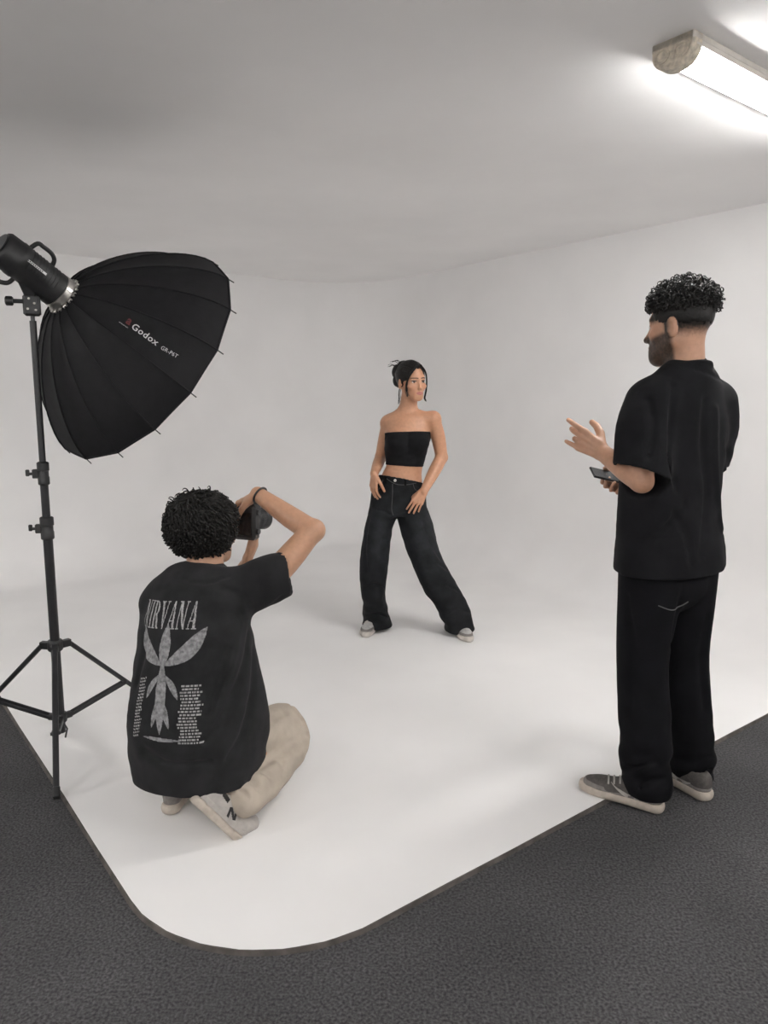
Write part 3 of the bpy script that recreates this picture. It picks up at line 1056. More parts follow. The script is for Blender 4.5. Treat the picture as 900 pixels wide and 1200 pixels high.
    sh[4:4] = [crease(body_only, [(789, 452), (786, 500), (787, 548), (793, 575)], .009, .022),
               crease(body_only, [(826, 470), (824, 520), (829, 580), (822, 650)], .006, .03),
               crease(body_only, [(838, 480), (838, 540), (845, 620)], .005, .03, True),
               crease(body_only, [(802, 592), (785, 612), (762, 632)], .005, .025),
               crease(body_only, [(790, 600), (806, 630), (810, 660)], .004, .025),
               crease(body_only, [(852, 520), (856, 560), (852, 620)], .006, .03),
               crease(body_only, [(815, 433), (830, 437), (846, 446)], .003, .012),
               crease(body_only, [(760, 470), (765, 500), (760, 535)], .004, .025)]
    tee = sdf_part('t_shirt', sh, .0055, M['tee_black'], root)
    # trousers
    cl, cr = al + V(0, 0, -.055), ar + V(0, 0, -.045)
    tr = [U(loft([(b(0, .0, 1.00), R, .160, .110), (b(0, -.003, .90), R, .166, .118), (b(0, -.006, .80), R, .168, .122)], 3), 0),
          U(loft([(hipl + V(0, 0, -.05), R, .098, .118), (b(-.10, .0, .70) * .6 + kl * .4 + V(0, 0, .09), R, .096, .110), (kl, R, .090, .098), (kl * .5 + al * .5, R, .084, .092), (al * .75 + kl * .25, R, .080, .092), (al + V(0, 0, .02), R, .078, .094), (cl, R, .078, .094)], 4), .03),
          U(loft([(hipr + V(0, 0, -.05), R, .098, .118), (b(.10, .0, .70) * .6 + kr * .4 + V(0, 0, .09), R, .096, .110), (kr, R, .090, .098), (kr * .5 + ar * .5, R, .080, .090), (ar * .75 + kr * .25, R, .074, .090), (ar + V(0, 0, .02), R, .069, .084), (cr, R, .069, .082)], 4), .012),
          DISP(lambda P: noise3(P * f32((10, 10, 4)), 21) * .008 * sstep(.9, .7, P[:, 2]) + noise3(P * f32((9, 9, 24)), 22) * .011 * sstep(.42, .10, P[:, 2])),
          I(half(b(0, 0, .046), V(0, 0, -1)), .006)]
    tb = tr[:3]
    tr[4:4] = [crease(tb, [(745, 930), (760, 917), (780, 912)], .007, .02), crease(tb, [(728, 905), (745, 900), (768, 893)], .006, .02),
               crease(tb, [(795, 890), (810, 893), (830, 886)], .007, .02), crease(tb, [(800, 912), (815, 908), (832, 900)], .006, .02),
               crease(tb, [(735, 700), (742, 760), (738, 830)], .004, .03), crease(tb, [(830, 720), (822, 770), (826, 830)], .005, .03),
               crease(tb, [(800, 690), (790, 740), (786, 800)], .006, .02)]
    tz = sdf_part('trousers', tr, .006, M['trouser_black'], root)
    bv = bvh_of(tz)
    pk = []
    for yy in np.linspace(0, 1, 14):
        q = b(-.16 + .13 * yy, -.3, .745 - .02 * math.sin(yy * math.pi))
        hit = bv.ray_cast(Vector(q), Vector(Fw), .5)
        if hit[0] is not None: pk.append(np.array(hit[0]) - Fw * .001)
    if len(pk) > 3:
        MB().tube(pk, .0022, 5).build('pocket_seam', M['stitch'], tz, True)
    # shoes
    hl_ = V(.985, 2.408, 0.0); 
    mats = (M['sole_cream'], M['shoe_dark'], M['shoe_grey'], M['lace'])
    s1, p1, fr1 = shoe('sneaker', hl_, hl_ + V(-.222, .135, .012), root, mats, .30, .056)
    sw(s1, p1, -1)
    hr_ = V(1.178, 2.478, 0.0)
    s2, p2, fr2 = shoe('sneaker', hr_, hr_ + V(-.125, .235, .004), root, mats, .30, .056)
    sw(s2, p2, -1)
    # the phone is a thing of its own
    ph = thing('phone', ph_c, 'dark phone held flat in the standing man\'s lowered hand', 'phone')
    MB().box(ph_c, pd * .074, pw * .036, pn * .0042, .0035).build('phone_body', M['black_plastic'], ph)
    MB().box(ph_c + pn * .0044, pd * .071, pw * .0335, pn * .0004).build('screen', M['screen'], ph)

def sw(s, p, side):
    """swoosh-shaped mark on the side of the shoe"""
    bv = bvh_of(s)
    L = [(.060, .052), (.085, .040), (.115, .037), (.150, .050), (.185, .066)]
    top, bot = [], []
    K = catmull([V(a, c, 0) for a, c in L], 5)
    mb = MB(); v = []
    n = len(K)
    for i, q in enumerate(K):
        w = .0085 * math.sin(math.pi * min(1, (i + .4) / n * 1.0)) ** .8 * (1 if i < n * .6 else (1 - (i - n * .6) / (n * .45)))
        w = max(w, .0008)
        for sgn in (-1, 1):
            a = np.array(p(side * .15, q[0], q[1] + sgn * w)); c = np.array(p(0, q[0], q[1] + sgn * w))
            d = unit(c - a)
            hit = bv.ray_cast(Vector(a), Vector(d), .3)
            v.append(np.array(hit[0]) - d * .0034 if hit[0] is not None else c)
    mb.add(v, [(2 * i, 2 * i + 1, 2 * i + 3, 2 * i + 2) for i in range(n - 1)])
    mb.build('side_mark', M['shoe_pale'], s, True)
def ragged(H, z0):
    """uneven lower edge of the clipped hair"""
    def f(P):
        x, y, z = H.local(P)
        return (z0 + .10 * y + .010 * noise3(P * 130, 8) + .006 * noise3(P * 320, 9) - z).astype(np.float32) * .8
    return Prim(f, (-99,) * 3, (99,) * 3)
build_man()
# ================================================================== flat prints
def inside(poly, X, Y):
    c = np.zeros(X.shape, bool); n = len(poly)
    for i in range(n):
        x1, y1 = poly[i]; x2, y2 = poly[(i + 1) % n]
        m = (y1 > Y) != (y2 > Y)
        with np.errstate(divide='ignore', invalid='ignore'):
            c ^= m & (X < (x2 - x1) * (Y - y1) / (y2 - y1 + 1e-12) + x1)
    return c

def cells(polys, res):
    """fill polygons (metres) with small square cells -> verts, quads"""
    allp = np.concatenate([np.array(p) for p in polys])
    x0, y0 = allp.min(0) - res; x1, y1 = allp.max(0) + res
    xs = np.arange(x0, x1, res); ys = np.arange(y0, y1, res)
    X, Y = np.meshgrid(xs + res / 2, ys + res / 2, indexing='ij')
    m = np.zeros(X.shape, bool)
    for p in polys:
        m |= inside(p, X, Y)
    idx = {}; v = []; f = []
    for i, j in np.argwhere(m):
        q = []
        for a, b in ((0, 0), (1, 0), (1, 1), (0, 1)):
            k = (i + a, j + b)
            if k not in idx:
                idx[k] = len(v); v.append((x0 + k[0] * res, y0 + k[1] * res))
            q.append(idx[k])
        f.append(tuple(q))
    return v, f

def serif(x0, x1, y):
    return [(x0, y), (x1, y), (x1, y + .045), (x0, y + .045)]
def glyph(ch):
    """tall condensed high-contrast roman capitals, unit height"""
    if ch == 'I':
        return .30, [[(.08, 0), (.21, 0), (.21, 1), (.08, 1)], serif(0, .29, 0), serif(0, .29, .965)]
    if ch == 'N':
        return .60, [[(.08, 0), (.13, 0), (.13, 1), (.08, 1)], [(.05, 1), (.21, 1), (.50, 0), (.42, 0)], [(.46, 0), (.51, 0), (.51, 1), (.46, 1)], serif(.02, .20, 0), serif(.0, .14, .965), serif(.39, .58, .965)]
    if ch == 'R':
        t = np.linspace(math.pi / 2, -math.pi / 2, 16)
        ring = [(.22 + .25 * math.cos(a), .745 + .255 * math.sin(a)) for a in t] + [(.22 + .125 * math.cos(a), .745 + .215 * math.sin(a)) for a in t[::-1]]
        return .56, [[(.08, 0), (.21, 0), (.21, 1), (.08, 1)], ring, [(.25, .50), (.36, .52), (.46, .30), (.47, .08), (.54, .04), (.54, 0), (.40, 0), (.34, .10), (.33, .30)], serif(0, .29, 0), [(0, .965), (.22, .965), (.22, 1), (0, 1)]]
    if ch == 'V':
        return .52, [[(.03, 1), (.18, 1), (.32, .0), (.26, 0)], [(.42, 1), (.47, 1), (.31, 0), (.26, 0)], serif(-.02, .24, .965), serif(.35, .54, .965)]
    if ch == 'A':
        return .54, [[(.28, 1), (.34, 1), (.50, 0), (.36, 0)], [(.265, 1), (.315, 1), (.115, 0), (.065, 0)], [(.15, .28), (.42, .28), (.42, .32), (.15, .32)], serif(0, .19, 0), serif(.31, .56, 0)]
    return .3, []

def word(txt, h, w=None):
    out = []; x = 0
    for ch in txt:
        adv, ps = glyph(ch)
        out += [[(x + px, py) for px, py in p] for p in ps]
        x += adv + .03
    x -= .03
    sx = (w / x) if w else h
    return [[(px * sx - (w or x * h) / 2, py * h) for px, py in p] for p in out]

def leaf(x0, y0, x1, y1, w, n=10, bend=0.0):
    a = V(x0, y0, 0); b = V(x1, y1, 0); d = b - a; L = np.linalg.norm(d); d = d / L; q = V(-d[1], d[0], 0)
    l, r = [], []
    for t in np.linspace(0, 1, n):
        c = a + d * L * t + q * bend * math.sin(math.pi * t)
        ww = w * math.sin(math.pi * t) ** .8
        l.append((c + q * ww)[:2]); r.append((c - q * ww)[:2])
    return [tuple(p) for p in l + r[::-1]]

def print_on(name, polys, res, bvh, O, X, Y, N_, material, parent, kind=None, label=None):
    v, f = cells(polys, res)
    v3, f3 = project_flat(v, f, bvh, O, X, Y, N_)
    return part(name, v3, f3, material, parent, True, label, kind=kind)

def pick(bvh, px, py):
    """the surface point that lies at this place of the print"""
    o = V(0, 0, CAM_H); d = unit(at(px, py, 1.0) - o)
    hit = bvh.ray_cast(Vector(o), Vector(d), 20)
    return np.array(hit[0]), np.array(hit[1])

# ================================================================== the crouching photographer
def build_photographer():
    SKIN = (0.47, 0.262, 0.165)
    fac = V(math.sin(math.radians(27)), math.cos(math.radians(27)), 0)
    R, Fw, _ = frame(fac)
    base = V(-.62, 2.40, PLAT)
    root = thing('person', base, 'photographer crouching in a washed black printed t-shirt and beige trousers, seen from behind', 'person')
    hf = unit(V(.52, .85, -.06))
    H = Head(at(243, 621, 2.555), hf, unit(V(.06, .02, 1)), 1.04)
    nb = at(243, 672, 2.50)
    pel = at(226, 868, 2.38)
    mid = at(224, 770, 2.40)
    sl, sr = at(178, 704, 2.55), at(303, 692, 2.42)
    el = at(226, 760, 2.74); er = at(366, 622, 2.54)
    wr = at(302, 579, 2.665)
    # camera position, held upright
    fc = unit(V(.38, .92, -.04)); rc = unit(np.cross(fc, UP)); uc = np.cross(rc, fc)
    cc = at(289, 611, 2.715)
    wl = at(288, 664, 2.72)
    hl, tl = hand(wl, unit(cc + fc * .06 + rc * .035 - uc * .03 - wl), unit(V(-.55, .1, .8)), unit(V(-.2, -1, -.1)), [(.25, .5, .4), (.3, .55, .4), (.3, .55, .4), (.3, .6, .5)], (.05, .02, -.02, -.06), ((.85, .2, .15), (.9, .05, .2), (.9, -.05, .2)), .98)
    top = cc + uc * .072
    hd = unit(top + fc * .012 - rc * .035 - wr)
    hr, tr_ = hand(wr, hd, unit(V(.05, .35, -1)), unit(V(-.2, -.9, -.3)), [(.35, .8, .5), (.30, .7, .6), (.35, .75, .6), (.4, .8, .6)], (.08, .02, -.05, -.12), ((.7, .55, .3), (.85, .15, .45), (.85, 0, .5)), 1.0)
    hipl, hipr = pel - R * .095, pel + R * .095
    # feet first, so that the shins meet them
    heelR = at(223, 939, 2.175); ballR = at(266, 984, 2.25); ballR[2] = PLAT + .004
    heelL = at(197, 956, 2.36); heelL[2] = PLAT
    mats = (M['sole_cream'], M['shoe_pale'], M['shoe_pale'], M['lace'])
    fR = unit(ballR - heelR)
    sR, pR, frR = shoe('sneaker', heelR, heelR + fR, root, mats, .285, .050, toe_bend=.95, sole_t=.028, laces=False)
    matsL = (M['sole_cream'], M['shoe_grey'], M['shoe_grey'], M['lace'])
    sL, pL, frL = shoe('sneaker', heelL + V(0, 0, .004), heelL + V(.02, .2, .004), root, matsL, .285, .050, toe_bend=.2, sole_t=.034, laces=False)
    aR, aL = pR(0, .050, .105), pL(0, .05, .10)
    kR = at(334, 850, 2.60); kL = V(-.78, 2.80, .46)
    body = H.ops() + neck_ops(nb - V(0, 0, .02), H, .060)
    body += [U(loft([(nb - V(0, 0, .06), R, .11, .052), (at(232, 715, 2.46), R, .155, .078), (mid, R, .15, .09), (pel, R, .16, .11)], 2), .03),
             limb([sl, (sl + el) / 2, el], [.040, .044, .040]), limb([el, el * .65 + wl * .35, wl], [.042, .041, .028]),
             limb([sr, (sr + er) / 2 - V(0, 0, .006), er], [.044, .047, .039]), limb([er, er * .62 + wr * .38 - V(0, 0, .004), wr], [.0395, .0395, .0275]),
             limb([hipl, (hipl + kL) / 2, kL], [.070, .065, .052]), limb([kL, (kL + aL) / 2, aL], [.052, .046, .036]),
             limb([hipr, (hipr + kR) / 2, kR], [.070, .065, .052]), limb([kR, (kR + aR) / 2, aR], [.052, .046, .036]),
             U(ball(er + V(.012, -.004, .004), .030), .02)]
    body += hl + hr
    def col(P):
        c = np.tile(f32(SKIN), (len(P), 1))
        return paint_face(c, H, P, SKIN, (0.36, 0.16, 0.13), brow_w=1.3)
    sdf_part('body', body, .0036, M['body'], root, col)
    # hair: thick tousled mop
    hc = V(0, -.026, .018); hr3 = V(.108, .126, .112)
    cap = [U(H.ell(tuple(hc), tuple(hr3)), 0),
           S(H.ell((0, .115, -.055), (.090, .085, .098)), .02),
           S(H.ell((.115, .030, -.060), (.042, .060, .060)), .02), S(H.ell((-.115, .030, -.060), (.042, .060, .060)), .02),
           I(half(H.p(0, -.02, -.094), -H.u - H.f * .15), .03),
           DISP(lambda P: noise3(P * 26, 31) * .012 + noise3(P * 90, 32) * .004)]
    hair = sdf_part('hair', cap, .005, M['hair'], root, label='thick tousled black hair')
    rg = np.random.default_rng(11)
    paths = []
    crown = unit(V(.10, -.45, .88))
    for dv in sphere_dirs(2600):
        if dv[1] > .55 and dv[2] < .30: continue
        if dv[2] < -.86: continue
        L = rg.uniform(.035, .075); m_ = 9; ph = rg.uniform(0, 6.28); wv = rg.uniform(.002, .008); li = rg.uniform(.000, .011); jit = rg.normal(0, .35)
        u_ = dv.copy(); q = []; ok = True
        for i in range(m_):
            t = i / (m_ - 1)
            away = u_ - crown * (crown @ u_) + 1e-4
            away = unit(away * .9 + V(0, 0, -.25)); away = away - u_ * (away @ u_)
            sd = np.cross(u_, away)
            u_ = unit(u_ + (away + sd * (jit * .5 + .55 * math.sin(ph + t * 5))) * (L / m_ / .11))
            p = hc + u_ * hr3 * (.985 + .0 * t)
            if abs(p[0]) > .078 and p[1] > .0 and p[2] < -.025: ok = False
            if p[2] < -.108: break
            q.append(H.p(*(p + unit(u_ / hr3) * (li * math.sin(t * 2.9) + wv * math.sin(ph + t * 7) + .001))))
        if ok and len(q) > 3:
            paths.append(np.array(q))
    for k in range(26):       # stray curls that stand off the crown
        dv = unit(V(rg.normal(-.3, .5), rg.normal(-.25, .5), rg.uniform(.55, 1)))
        n_ = unit(dv / hr3); p = hc + dv * hr3
        a = unit(np.cross(n_, rg.normal(0, 1, 3)))
        ang = np.linspace(0, rg.uniform(3.0, 5.2), 14); rad = rg.uniform(.007, .013)
        q = p + np.outer(np.sin(ang) * rad, a) + np.outer((1 - np.cos(ang)) * rad, n_)
        paths.append(np.array([H.p(*x) for x in q]))
    v, f = strand_mesh(paths, .0036, .0012)
    part('locks', v, f, M['hair'], hair, kind='stuff')
    # t-shirt, loose, hanging down to the heels
    st = [(at(244, 677, 2.50), R, .078, .068), (at(241, 686, 2.485), R, .130, .084), (at(234, 697, 2.46), R, .185, .110), (at(228, 735, 2.425), R, .208, .140),
          (at(224, 790, 2.395), R, .212, .162), (at(224, 840, 2.375), R, .228, .178), (at(226, 880, 2.375), R, .232, .182), (at(228, 925, 2.38), R, .215, .170), (at(228, 960, 2.38), R, .19, .15)]
    dr_, dl_ = unit(er - sr), unit(el - sl)
    nkc = at(244, 672, 2.50); ax_f = unit(Fw + V(0, 0, -.22))
    K = [nkc + R * (.078 * math.cos(a)) + ax_f * (.068 * math.sin(a)) for a in np.linspace(0, 2 * math.pi, 25)]
    collar_loop = [cone(p, q, .0090) for p, q in zip(K[:-1], K[1:])]
    endr, endl = sr + dr_ * .150, sl + dl_ * .20
    sag = V(0, 0, -1); VSL = unit(V(1, .15, .12))
    sh = [U(loft(st, 4), .02),
          G([U(loft([(sr - R * .05 + sag * .008, Fw, .080, .085), (at(318, 679, 2.44), Fw, .082, .085), (at(338, 671, 2.47), Fw, .084, .080), (at(362, 664, 2.50), Fw, .086, .080)], 3), 0), I(half(at(339, 668, 2.46), VSL), .004)], .045),
          G([U(loft([(sl + R * .05, R, .080, .085), (sl + dl_ * .10, R, .082, .085), (sl + dl_ * .30, R, .086, .088)], 3), 0), I(half(endl, dl_), .004)], .045),
          U(loft([(at(282, 752, 2.42), Fw, .030, .022), (at(292, 795, 2.42), Fw, .045, .03), (at(299, 842, 2.41), Fw, .055, .036), (at(294, 878, 2.40), Fw, .05, .035)], 3), .09),
          DISP(lambda P: noise3((P - f32(base)) @ f32(np.stack([R * 12, Fw * 12, UP * 3.0], 1)), 41) * .006 + noise3(P * 20, 42) * .0025),
          G([U(collar_loop, .004)], .010),
          I(half(at(230, 931, 2.22), unit(V(.03, -.10, -1))), .008),
          S(loft([(at(333, 672, 2.465), Fw, .074, .072), (at(350, 666, 2.48), Fw, .078, .074)], 2), .004),
          S(loft([(at(228, 945, 2.38), R, .19, .15), (at(227, 915, 2.38), R, .19, .15)], 2), .006)]
    bo = [o for o in sh if o[0] in 'ug'][:4]
    sh[5:5] = [crease(bo, [(292, 742), (283, 790), (262, 840), (240, 868)], .007, .028),
               crease(bo, [(280, 730), (270, 780), (252, 830)], .006, .03, True),
               crease(bo, [(298, 760), (296, 810), (284, 860), (266, 890)], .007, .025),
               crease(bo, [(268, 760), (255, 800), (244, 836)], .005, .025),
               crease(bo, [(300, 735), (312, 718), (330, 700)], .006, .022),
               crease(bo, [(262, 690), (285, 700), (300, 722)], .004, .03),
               crease(bo, [(208, 676), (238, 684), (268, 676)], .003, .016),
               crease(bo, [(160, 715), (170, 750), (160, 800)], .004, .03),
               crease(bo, [(170, 880), (200, 896), (245, 893)], .004, .03)]
    tee = sdf_part('t_shirt', sh, .0055, M['tee_washed'], root)
    bv = bvh_of(tee)
    # prints on the back
    N_ = unit(-Fw + V(0, 0, .12)); X = unit(R + UP * .10); Y = unit(np.cross(N_, X)); 
    if Y[2] < 0: Y = -Y
    O, _ = pick(bv, 191, 737)
    print_on('band_lettering', word('NIRVANA', .086, .232), .0016, bv, O, X, Y, N_, M['print_grey'], tee, label='pale serif lettering across the shoulders')
    O, _ = pick(bv, 187, 862)
    art = [leaf(0, .0, .0, .235, .020), leaf(0, .20, 0, .345, .021)]
    for e in (-1, 1):
        art += [leaf(e * .006, .215, e * .128, .335, .025, bend=-e * .018), leaf(e * .006, .19, e * .060, .110, .010, bend=e * .006), leaf(e * .004, .12, e * .034, .02, .010)]
    art += [leaf(-.075, -.010, .075, -.016, .006)]
    print_on('artwork', art, .0016, bv, O, X, Y, N_, M['print_ink'], tee, label='faded grey leaf spray printed down the middle of the back')
    rg = np.random.default_rng(5)
    for px, py, wd, slant in ((222, 872, .072, .0), (160, 862, .040, .25)):
        rows = []
        for r_ in range(19):
            y = r_ * .0098
            if slant:
                x = -wd / 2 + (r_ / 19.0) * .03; end = x + wd * rg.uniform(.7, 1.0)
            else:
                x = -wd / 2 * rg.uniform(.55, 1); end = wd / 2 * rg.uniform(.6, 1)
            while x < end:
                L = rg.uniform(.004, .012)
                rows.append([(x, y + x * slant), (min(x + L, end), y + x * slant), (min(x + L, end), y + .0052 + x * slant), (x, y + .0052 + x * slant)])
                x += L + .0025
        O, _ = pick(bv, px, py)
        print_on('small_print', rows, .0014, bv, O, X, Y, N_, M['print_grey'], tee, kind='stuff')
    # trousers
    tp = [U(loft([(mid * .35 + pel * .65, R, .16, .12), (pel, R, .185, .15), (pel - V(0, 0, .05), R, .17, .14)], 3), 0),
          U(loft([(hipr, UP, .105, .105), (hipr * .5 + kR * .5, UP, .094, .092), (kR - unit(kR - hipr) * .03, UP, .083, .080), (kR + unit(kR - hipr) * .012, UP, .066, .068)], 4), .03),
          U(loft([(kR + unit(kR - aR) * .005, R, .066, .070), (at(339, 870, 2.54), R, .076, .076), (at(318, 895, 2.46), R, .084, .080), (at(302, 916, 2.36), R, .080, .074), (at(288, 934, 2.285), R, .066, .062)], 4), .012),
          U(loft([(hipl, UP, .105, .105), (hipl * .5 + kL * .5, UP, .094, .092), (kL, UP, .075, .075)], 3), .03),
          U(loft([(kL, R, .074, .076), (kL * .4 + aL * .6, R, .072, .078), (aL + V(0, 0, .01), R, .060, .066)], 3), .012),
          DISP(lambda P: noise3((P - f32(base)) @ f32(np.stack([V(.4, .8, .45) * 9, V(.9, -.4, 0) * 26, V(-.1, -.4, .9) * 26], 1)), 51) * .006 + noise3(P * 30, 52) * .003)]
    tb = tp[:5]
    tp[5:5] = [crease(tb, [(366, 857), (345, 868), (318, 888), (290, 906)], .014, .022), crease(tb, [(362, 872), (348, 879), (330, 882)], .005, .015),
               crease(tb, [(316, 850), (326, 838), (336, 836)], .004, .02), crease(tb, [(304, 928), (297, 916), (284, 910)], .009, .014), crease(tb, [(322, 880), (330, 892), (332, 900)], .007, .016), crease(tb, [(296, 944), (288, 930), (278, 926)], .008, .012), crease(tb, [(340, 826), (350, 836), (356, 850)], .007, .02),
               crease(tb, [(318, 912), (308, 905), (300, 900)], .004, .015), crease(tb, [(352, 838), (356, 850), (352, 862)], .004, .015)]
    tz = sdf_part('trousers', tp, .0055, M['beige'], root)
    # dark letter mark on the outer side of the right shoe
    bs = bvh_of(sR)
    r_, f_, u_ = frR
    Nmark = [[(-.020, -.018), (-.010, -.018), (-.010, .018), (-.020, .018)], [(-.020, .018), (-.008, .018), (.020, -.018), (.008, -.018)], [(.010, -.018), (.020, -.018), (.020, .018), (.010, .018)]]
    print_on('letter_mark', Nmark, .0016, bs, pR(.0, .135, .058), f_ * .9 + u_ * .35, unit(u_ - f_ * .35), r_, M['black_plastic'], sR, label='black letter N on the side')
    band = [[(-.020, -.004), (.020, -.010), (.022, .004), (-.018, .010)]]
    print_on('dark_stripe', band, .0016, bs, pR(.0, .075, .080), f_, u_, r_, M['black_plastic'], sR)
    # black hair tie round the right wrist
    fa = unit(wr - er); wc = wr - fa * .012
    x = unit(np.cross(fa, UP)); y = np.cross(x, fa)
    MB().tube([wc + (x * math.cos(a) + y * math.sin(a)) * .0318 for a in np.linspace(0, 2 * math.pi, 25)], .0038, 8, False).build('wristband', M['black_plastic'], root, True)
    # the stills camera, held upright at the eye
    cam_t = thing('camera', cc, 'black stills camera held upright at the crouching photographer\'s eye', 'camera')
    MB().box(cc, rc * .047, fc * .022, uc * .068, .010).build('camera_body', M['black_plastic'], cam_t)
    MB().box(cc + uc * .052 + fc * .026, rc * .040, fc * .014, uc * .016, .008).build('grip', M['black_plastic'], cam_t)
    MB().box(cc - rc * .058, rc * .013, fc * .026, uc * .026, .008).build('viewfinder_hump', M['black_plastic'], cam_t)
    MB().lathe(cc - fc * .034 - rc * .054, fc, [(0, .017), (.006, .019), (.014, .017)], 16).build('eyecup', M['black_plastic'], cam_t, True)
    MB().box(cc - fc * .0235 + rc * .006 - uc * .006, rc * .030, fc * .0018, uc * .042, .001).build('rear_screen', M['glass_dark'], cam_t)
    lens = MB().lathe(cc + fc * .020, fc, [(0, .036), (.006, .038), (.010, .0355), (.030, .0365), (.034, .0385), (.060, .0385), (.064, .037), (.085, .0375), (.088, .034), (.082, .030)], 32).build('lens', M['black_plastic'], cam_t, True)
    MB().lathe(cc + fc * .096, fc, [(0, .030), (.004, .026), (.006, .015)], 24).build('front_glass', M['glass_dark'], lens, True)
    rib = MB()
    for a in np.linspace(0, 2 * math.pi, 30, False):
        c = cc + fc * .067 + (rc * math.cos(a) + uc * math.sin(a)) * .0388
        rib.box(c, fc * .012, unit(rc * -math.sin(a) + uc * math.cos(a)) * .002, (rc * math.cos(a) + uc * math.sin(a)) * .0012)
    rib.build('zoom_ring', M['black_plastic'], lens, kind='stuff')
    MB().lathe(cc + fc * .086, fc, [(0, .039), (.028, .043), (.029, .0415), (.004, .037)], 32, False).build('lens_hood', M['black_plastic'], lens, True)
    for sgn in (1, -1):
        MB().lathe(cc + rc * .05 + uc * (.035 * sgn), rc, [(-.004, .011), (.004, .011), (.0055, .0095)], 18).build('dial', M['grey_metal'], cam_t, True)
build_photographer()
# ================================================================== the posing woman
def build_woman():
    SKIN = (0.50, 0.262, 0.158)
    fac = unit(V(-.06, -1, 0)); R, Fw, _ = frame(fac)
    base = V(.19, 4.47, PLAT)
    root = thing('person', base, 'woman posing on the white floor in a black bandeau top and wide dark jeans', 'person')
    hf = unit(V(.47, -.88, -.02))
    H = Head(at(482.5, 447.5, 4.43), hf, unit(V(-.03, 0, 1)), .95)
    nb = at(477, 487, 4.455)
    sr, sl = at(455, 496, 4.48), at(507.5, 491, 4.43)        # her right is at the left of the photo
    er, wr = at(446, 536, 4.57), at(438.5, 555, 4.375)
    el, wl = at(517.5, 536, 4.45), at(497, 575, 4.315)
    D = 4.45
    # torso stations: chest leans back to her right
    st = [(at(480, 490, D), R, .085, .055), (at(479.5, 495, D), R, .145, .070), (at(478.5, 503, D), R, .140, .085), (at(477, 515, D), R, .131, .096), (at(475.5, 527, D), R, .124, .094),
          (at(474.5, 540, D), R, .112, .086), (at(473, 552, D), R, .110, .084), (at(470, 566, D), R, .130, .094), (at(467.5, 578, D), R, .145, .098), (at(467, 590, D), R, .130, .070)]
    hr_, hl_ = at(451, 596, D), at(484, 597, D)
    bust = [ellipsoid(at(478.5 + e * 11.5, 518, D) + Fw * .072, (.058, .056, .056), (R, Fw, UP)) for e in (-1, 1)]
    ankr, ankl = at(439, 729, 4.50), at(541, 733, 4.42)
    kr, kl = at(438, 664, 4.44), at(503, 664, 4.40)
    torso = [U(loft(st, 3), 0), U(bust, .045)]
    hnr, t1 = hand(wr, unit(V(-.06, -.12, -1)), unit(V(.75, .6, 0)), unit(V(.6, -.75, 0)), [(.25, .35, .25), (.2, .3, .25), (.2, .3, .25), (.25, .35, .3)], (.10, .03, -.05, -.14), ((.8, .45, .35), (.85, .2, .5), (.85, .1, .5)), .90, .92)
    hnl, t2 = hand(wl, unit(V(-.50, -.16, -.82)), unit(V(.10, .97, -.20)), unit(V(-.85, .1, .5)), [(.22, .35, .2), (.15, .30, .2), (.18, .30, .2), (.25, .35, .25)], (.14, .05, -.06, -.16), ((.8, .45, .45), (.75, .15, .65), (.75, .0, .65)), .93, .92)
    body = H.ops(True) + neck_ops(nb, H, .049) + torso
    body += [U(chain([nb + V(0, 0, .015) + R * .03, (nb + sr) / 2 + V(0, 0, .004), sr], [.035, .036, .040], 3), .03),
             U(chain([nb + V(0, 0, .015) - R * .03, (nb + sl) / 2 + V(0, 0, .004), sl], [.035, .036, .040], 3), .03),
             U(ball(sr, .043), .03), U(ball(sl, .043), .03),
             limb([sr, (sr + er) / 2, er], [.041, .039, .034]), limb([er, er * .6 + wr * .4, wr], [.035, .034, .0245]),
             limb([sl, (sl + el) / 2 + V(.006, 0, 0), el], [.043, .0425, .036]), limb([el, el * .6 + wl * .4, wl], [.037, .037, .0245]),
             limb([hr_, kr, ankr], [.066, .055, .036]), limb([hl_, kl, ankl], [.066, .055, .036])]
    # collar bones, throat, navel
    body += [U([cone(nb - R * e * .016 + Fw * .050 - V(0, 0, .012), (sl if e > 0 else sr) * .8 + nb * .2 + Fw * .034 + V(0, 0, .012), .0065, .006) for e in (-1, 1)], .014),
             S(ball(at(466, 556, 4.45) + Fw * .100, .008), .008)]
    body += hnr + hnl
    def col(P):
        c = np.tile(f32(SKIN), (len(P), 1))
        c = paint_face(c, H, P, SKIN, (0.40, 0.14, 0.12), brow_w=.8)
        for tip in (t1[:4] + t2[:4]):
            m = np.linalg.norm(P - f32(tip), axis=1) < .0068
            c[m] = c[m] * f32((1.25, 1.45, 1.6))
        return c
    sdf_part('body', body, .0032, M['body'], root, col)
    # hair drawn back into a loose bun
    cap = [U(H.ell((0, -.020, .038), (.086, .106, .096)), 0),
           S(H.ell((.008, .105, -.030), (.060, .075, .098)), .012),
           S(H.ell((.088, .050, -.055), (.036, .075, .070)), .012), S(H.ell((-.088, .050, -.055), (.036, .075, .070)), .012),
           I(half(H.p(0, -.03, -.062), -H.u - H.f * .35), .02),
           U([H.ell((.020, -.118, .062), (.052, .046, .052)), H.ell((.026, -.108, .012), (.044, .038, .050)), H.ell((.005, -.095, .108), (.036, .034, .026))], .012),
           DISP(lambda P: noise3(np.stack([(P - f32(H.O)) @ f32(H.r) * 90, (P - f32(H.O)) @ f32(H.f) * 14, (P - f32(H.O)) @ f32(H.u) * 40], 1), 61) * .0028)]
    hair = sdf_part('hair', cap, .0042, M['hair'], root, label='dark hair pulled up in a loose bun')
    rg = np.random.default_rng(21); paths = []
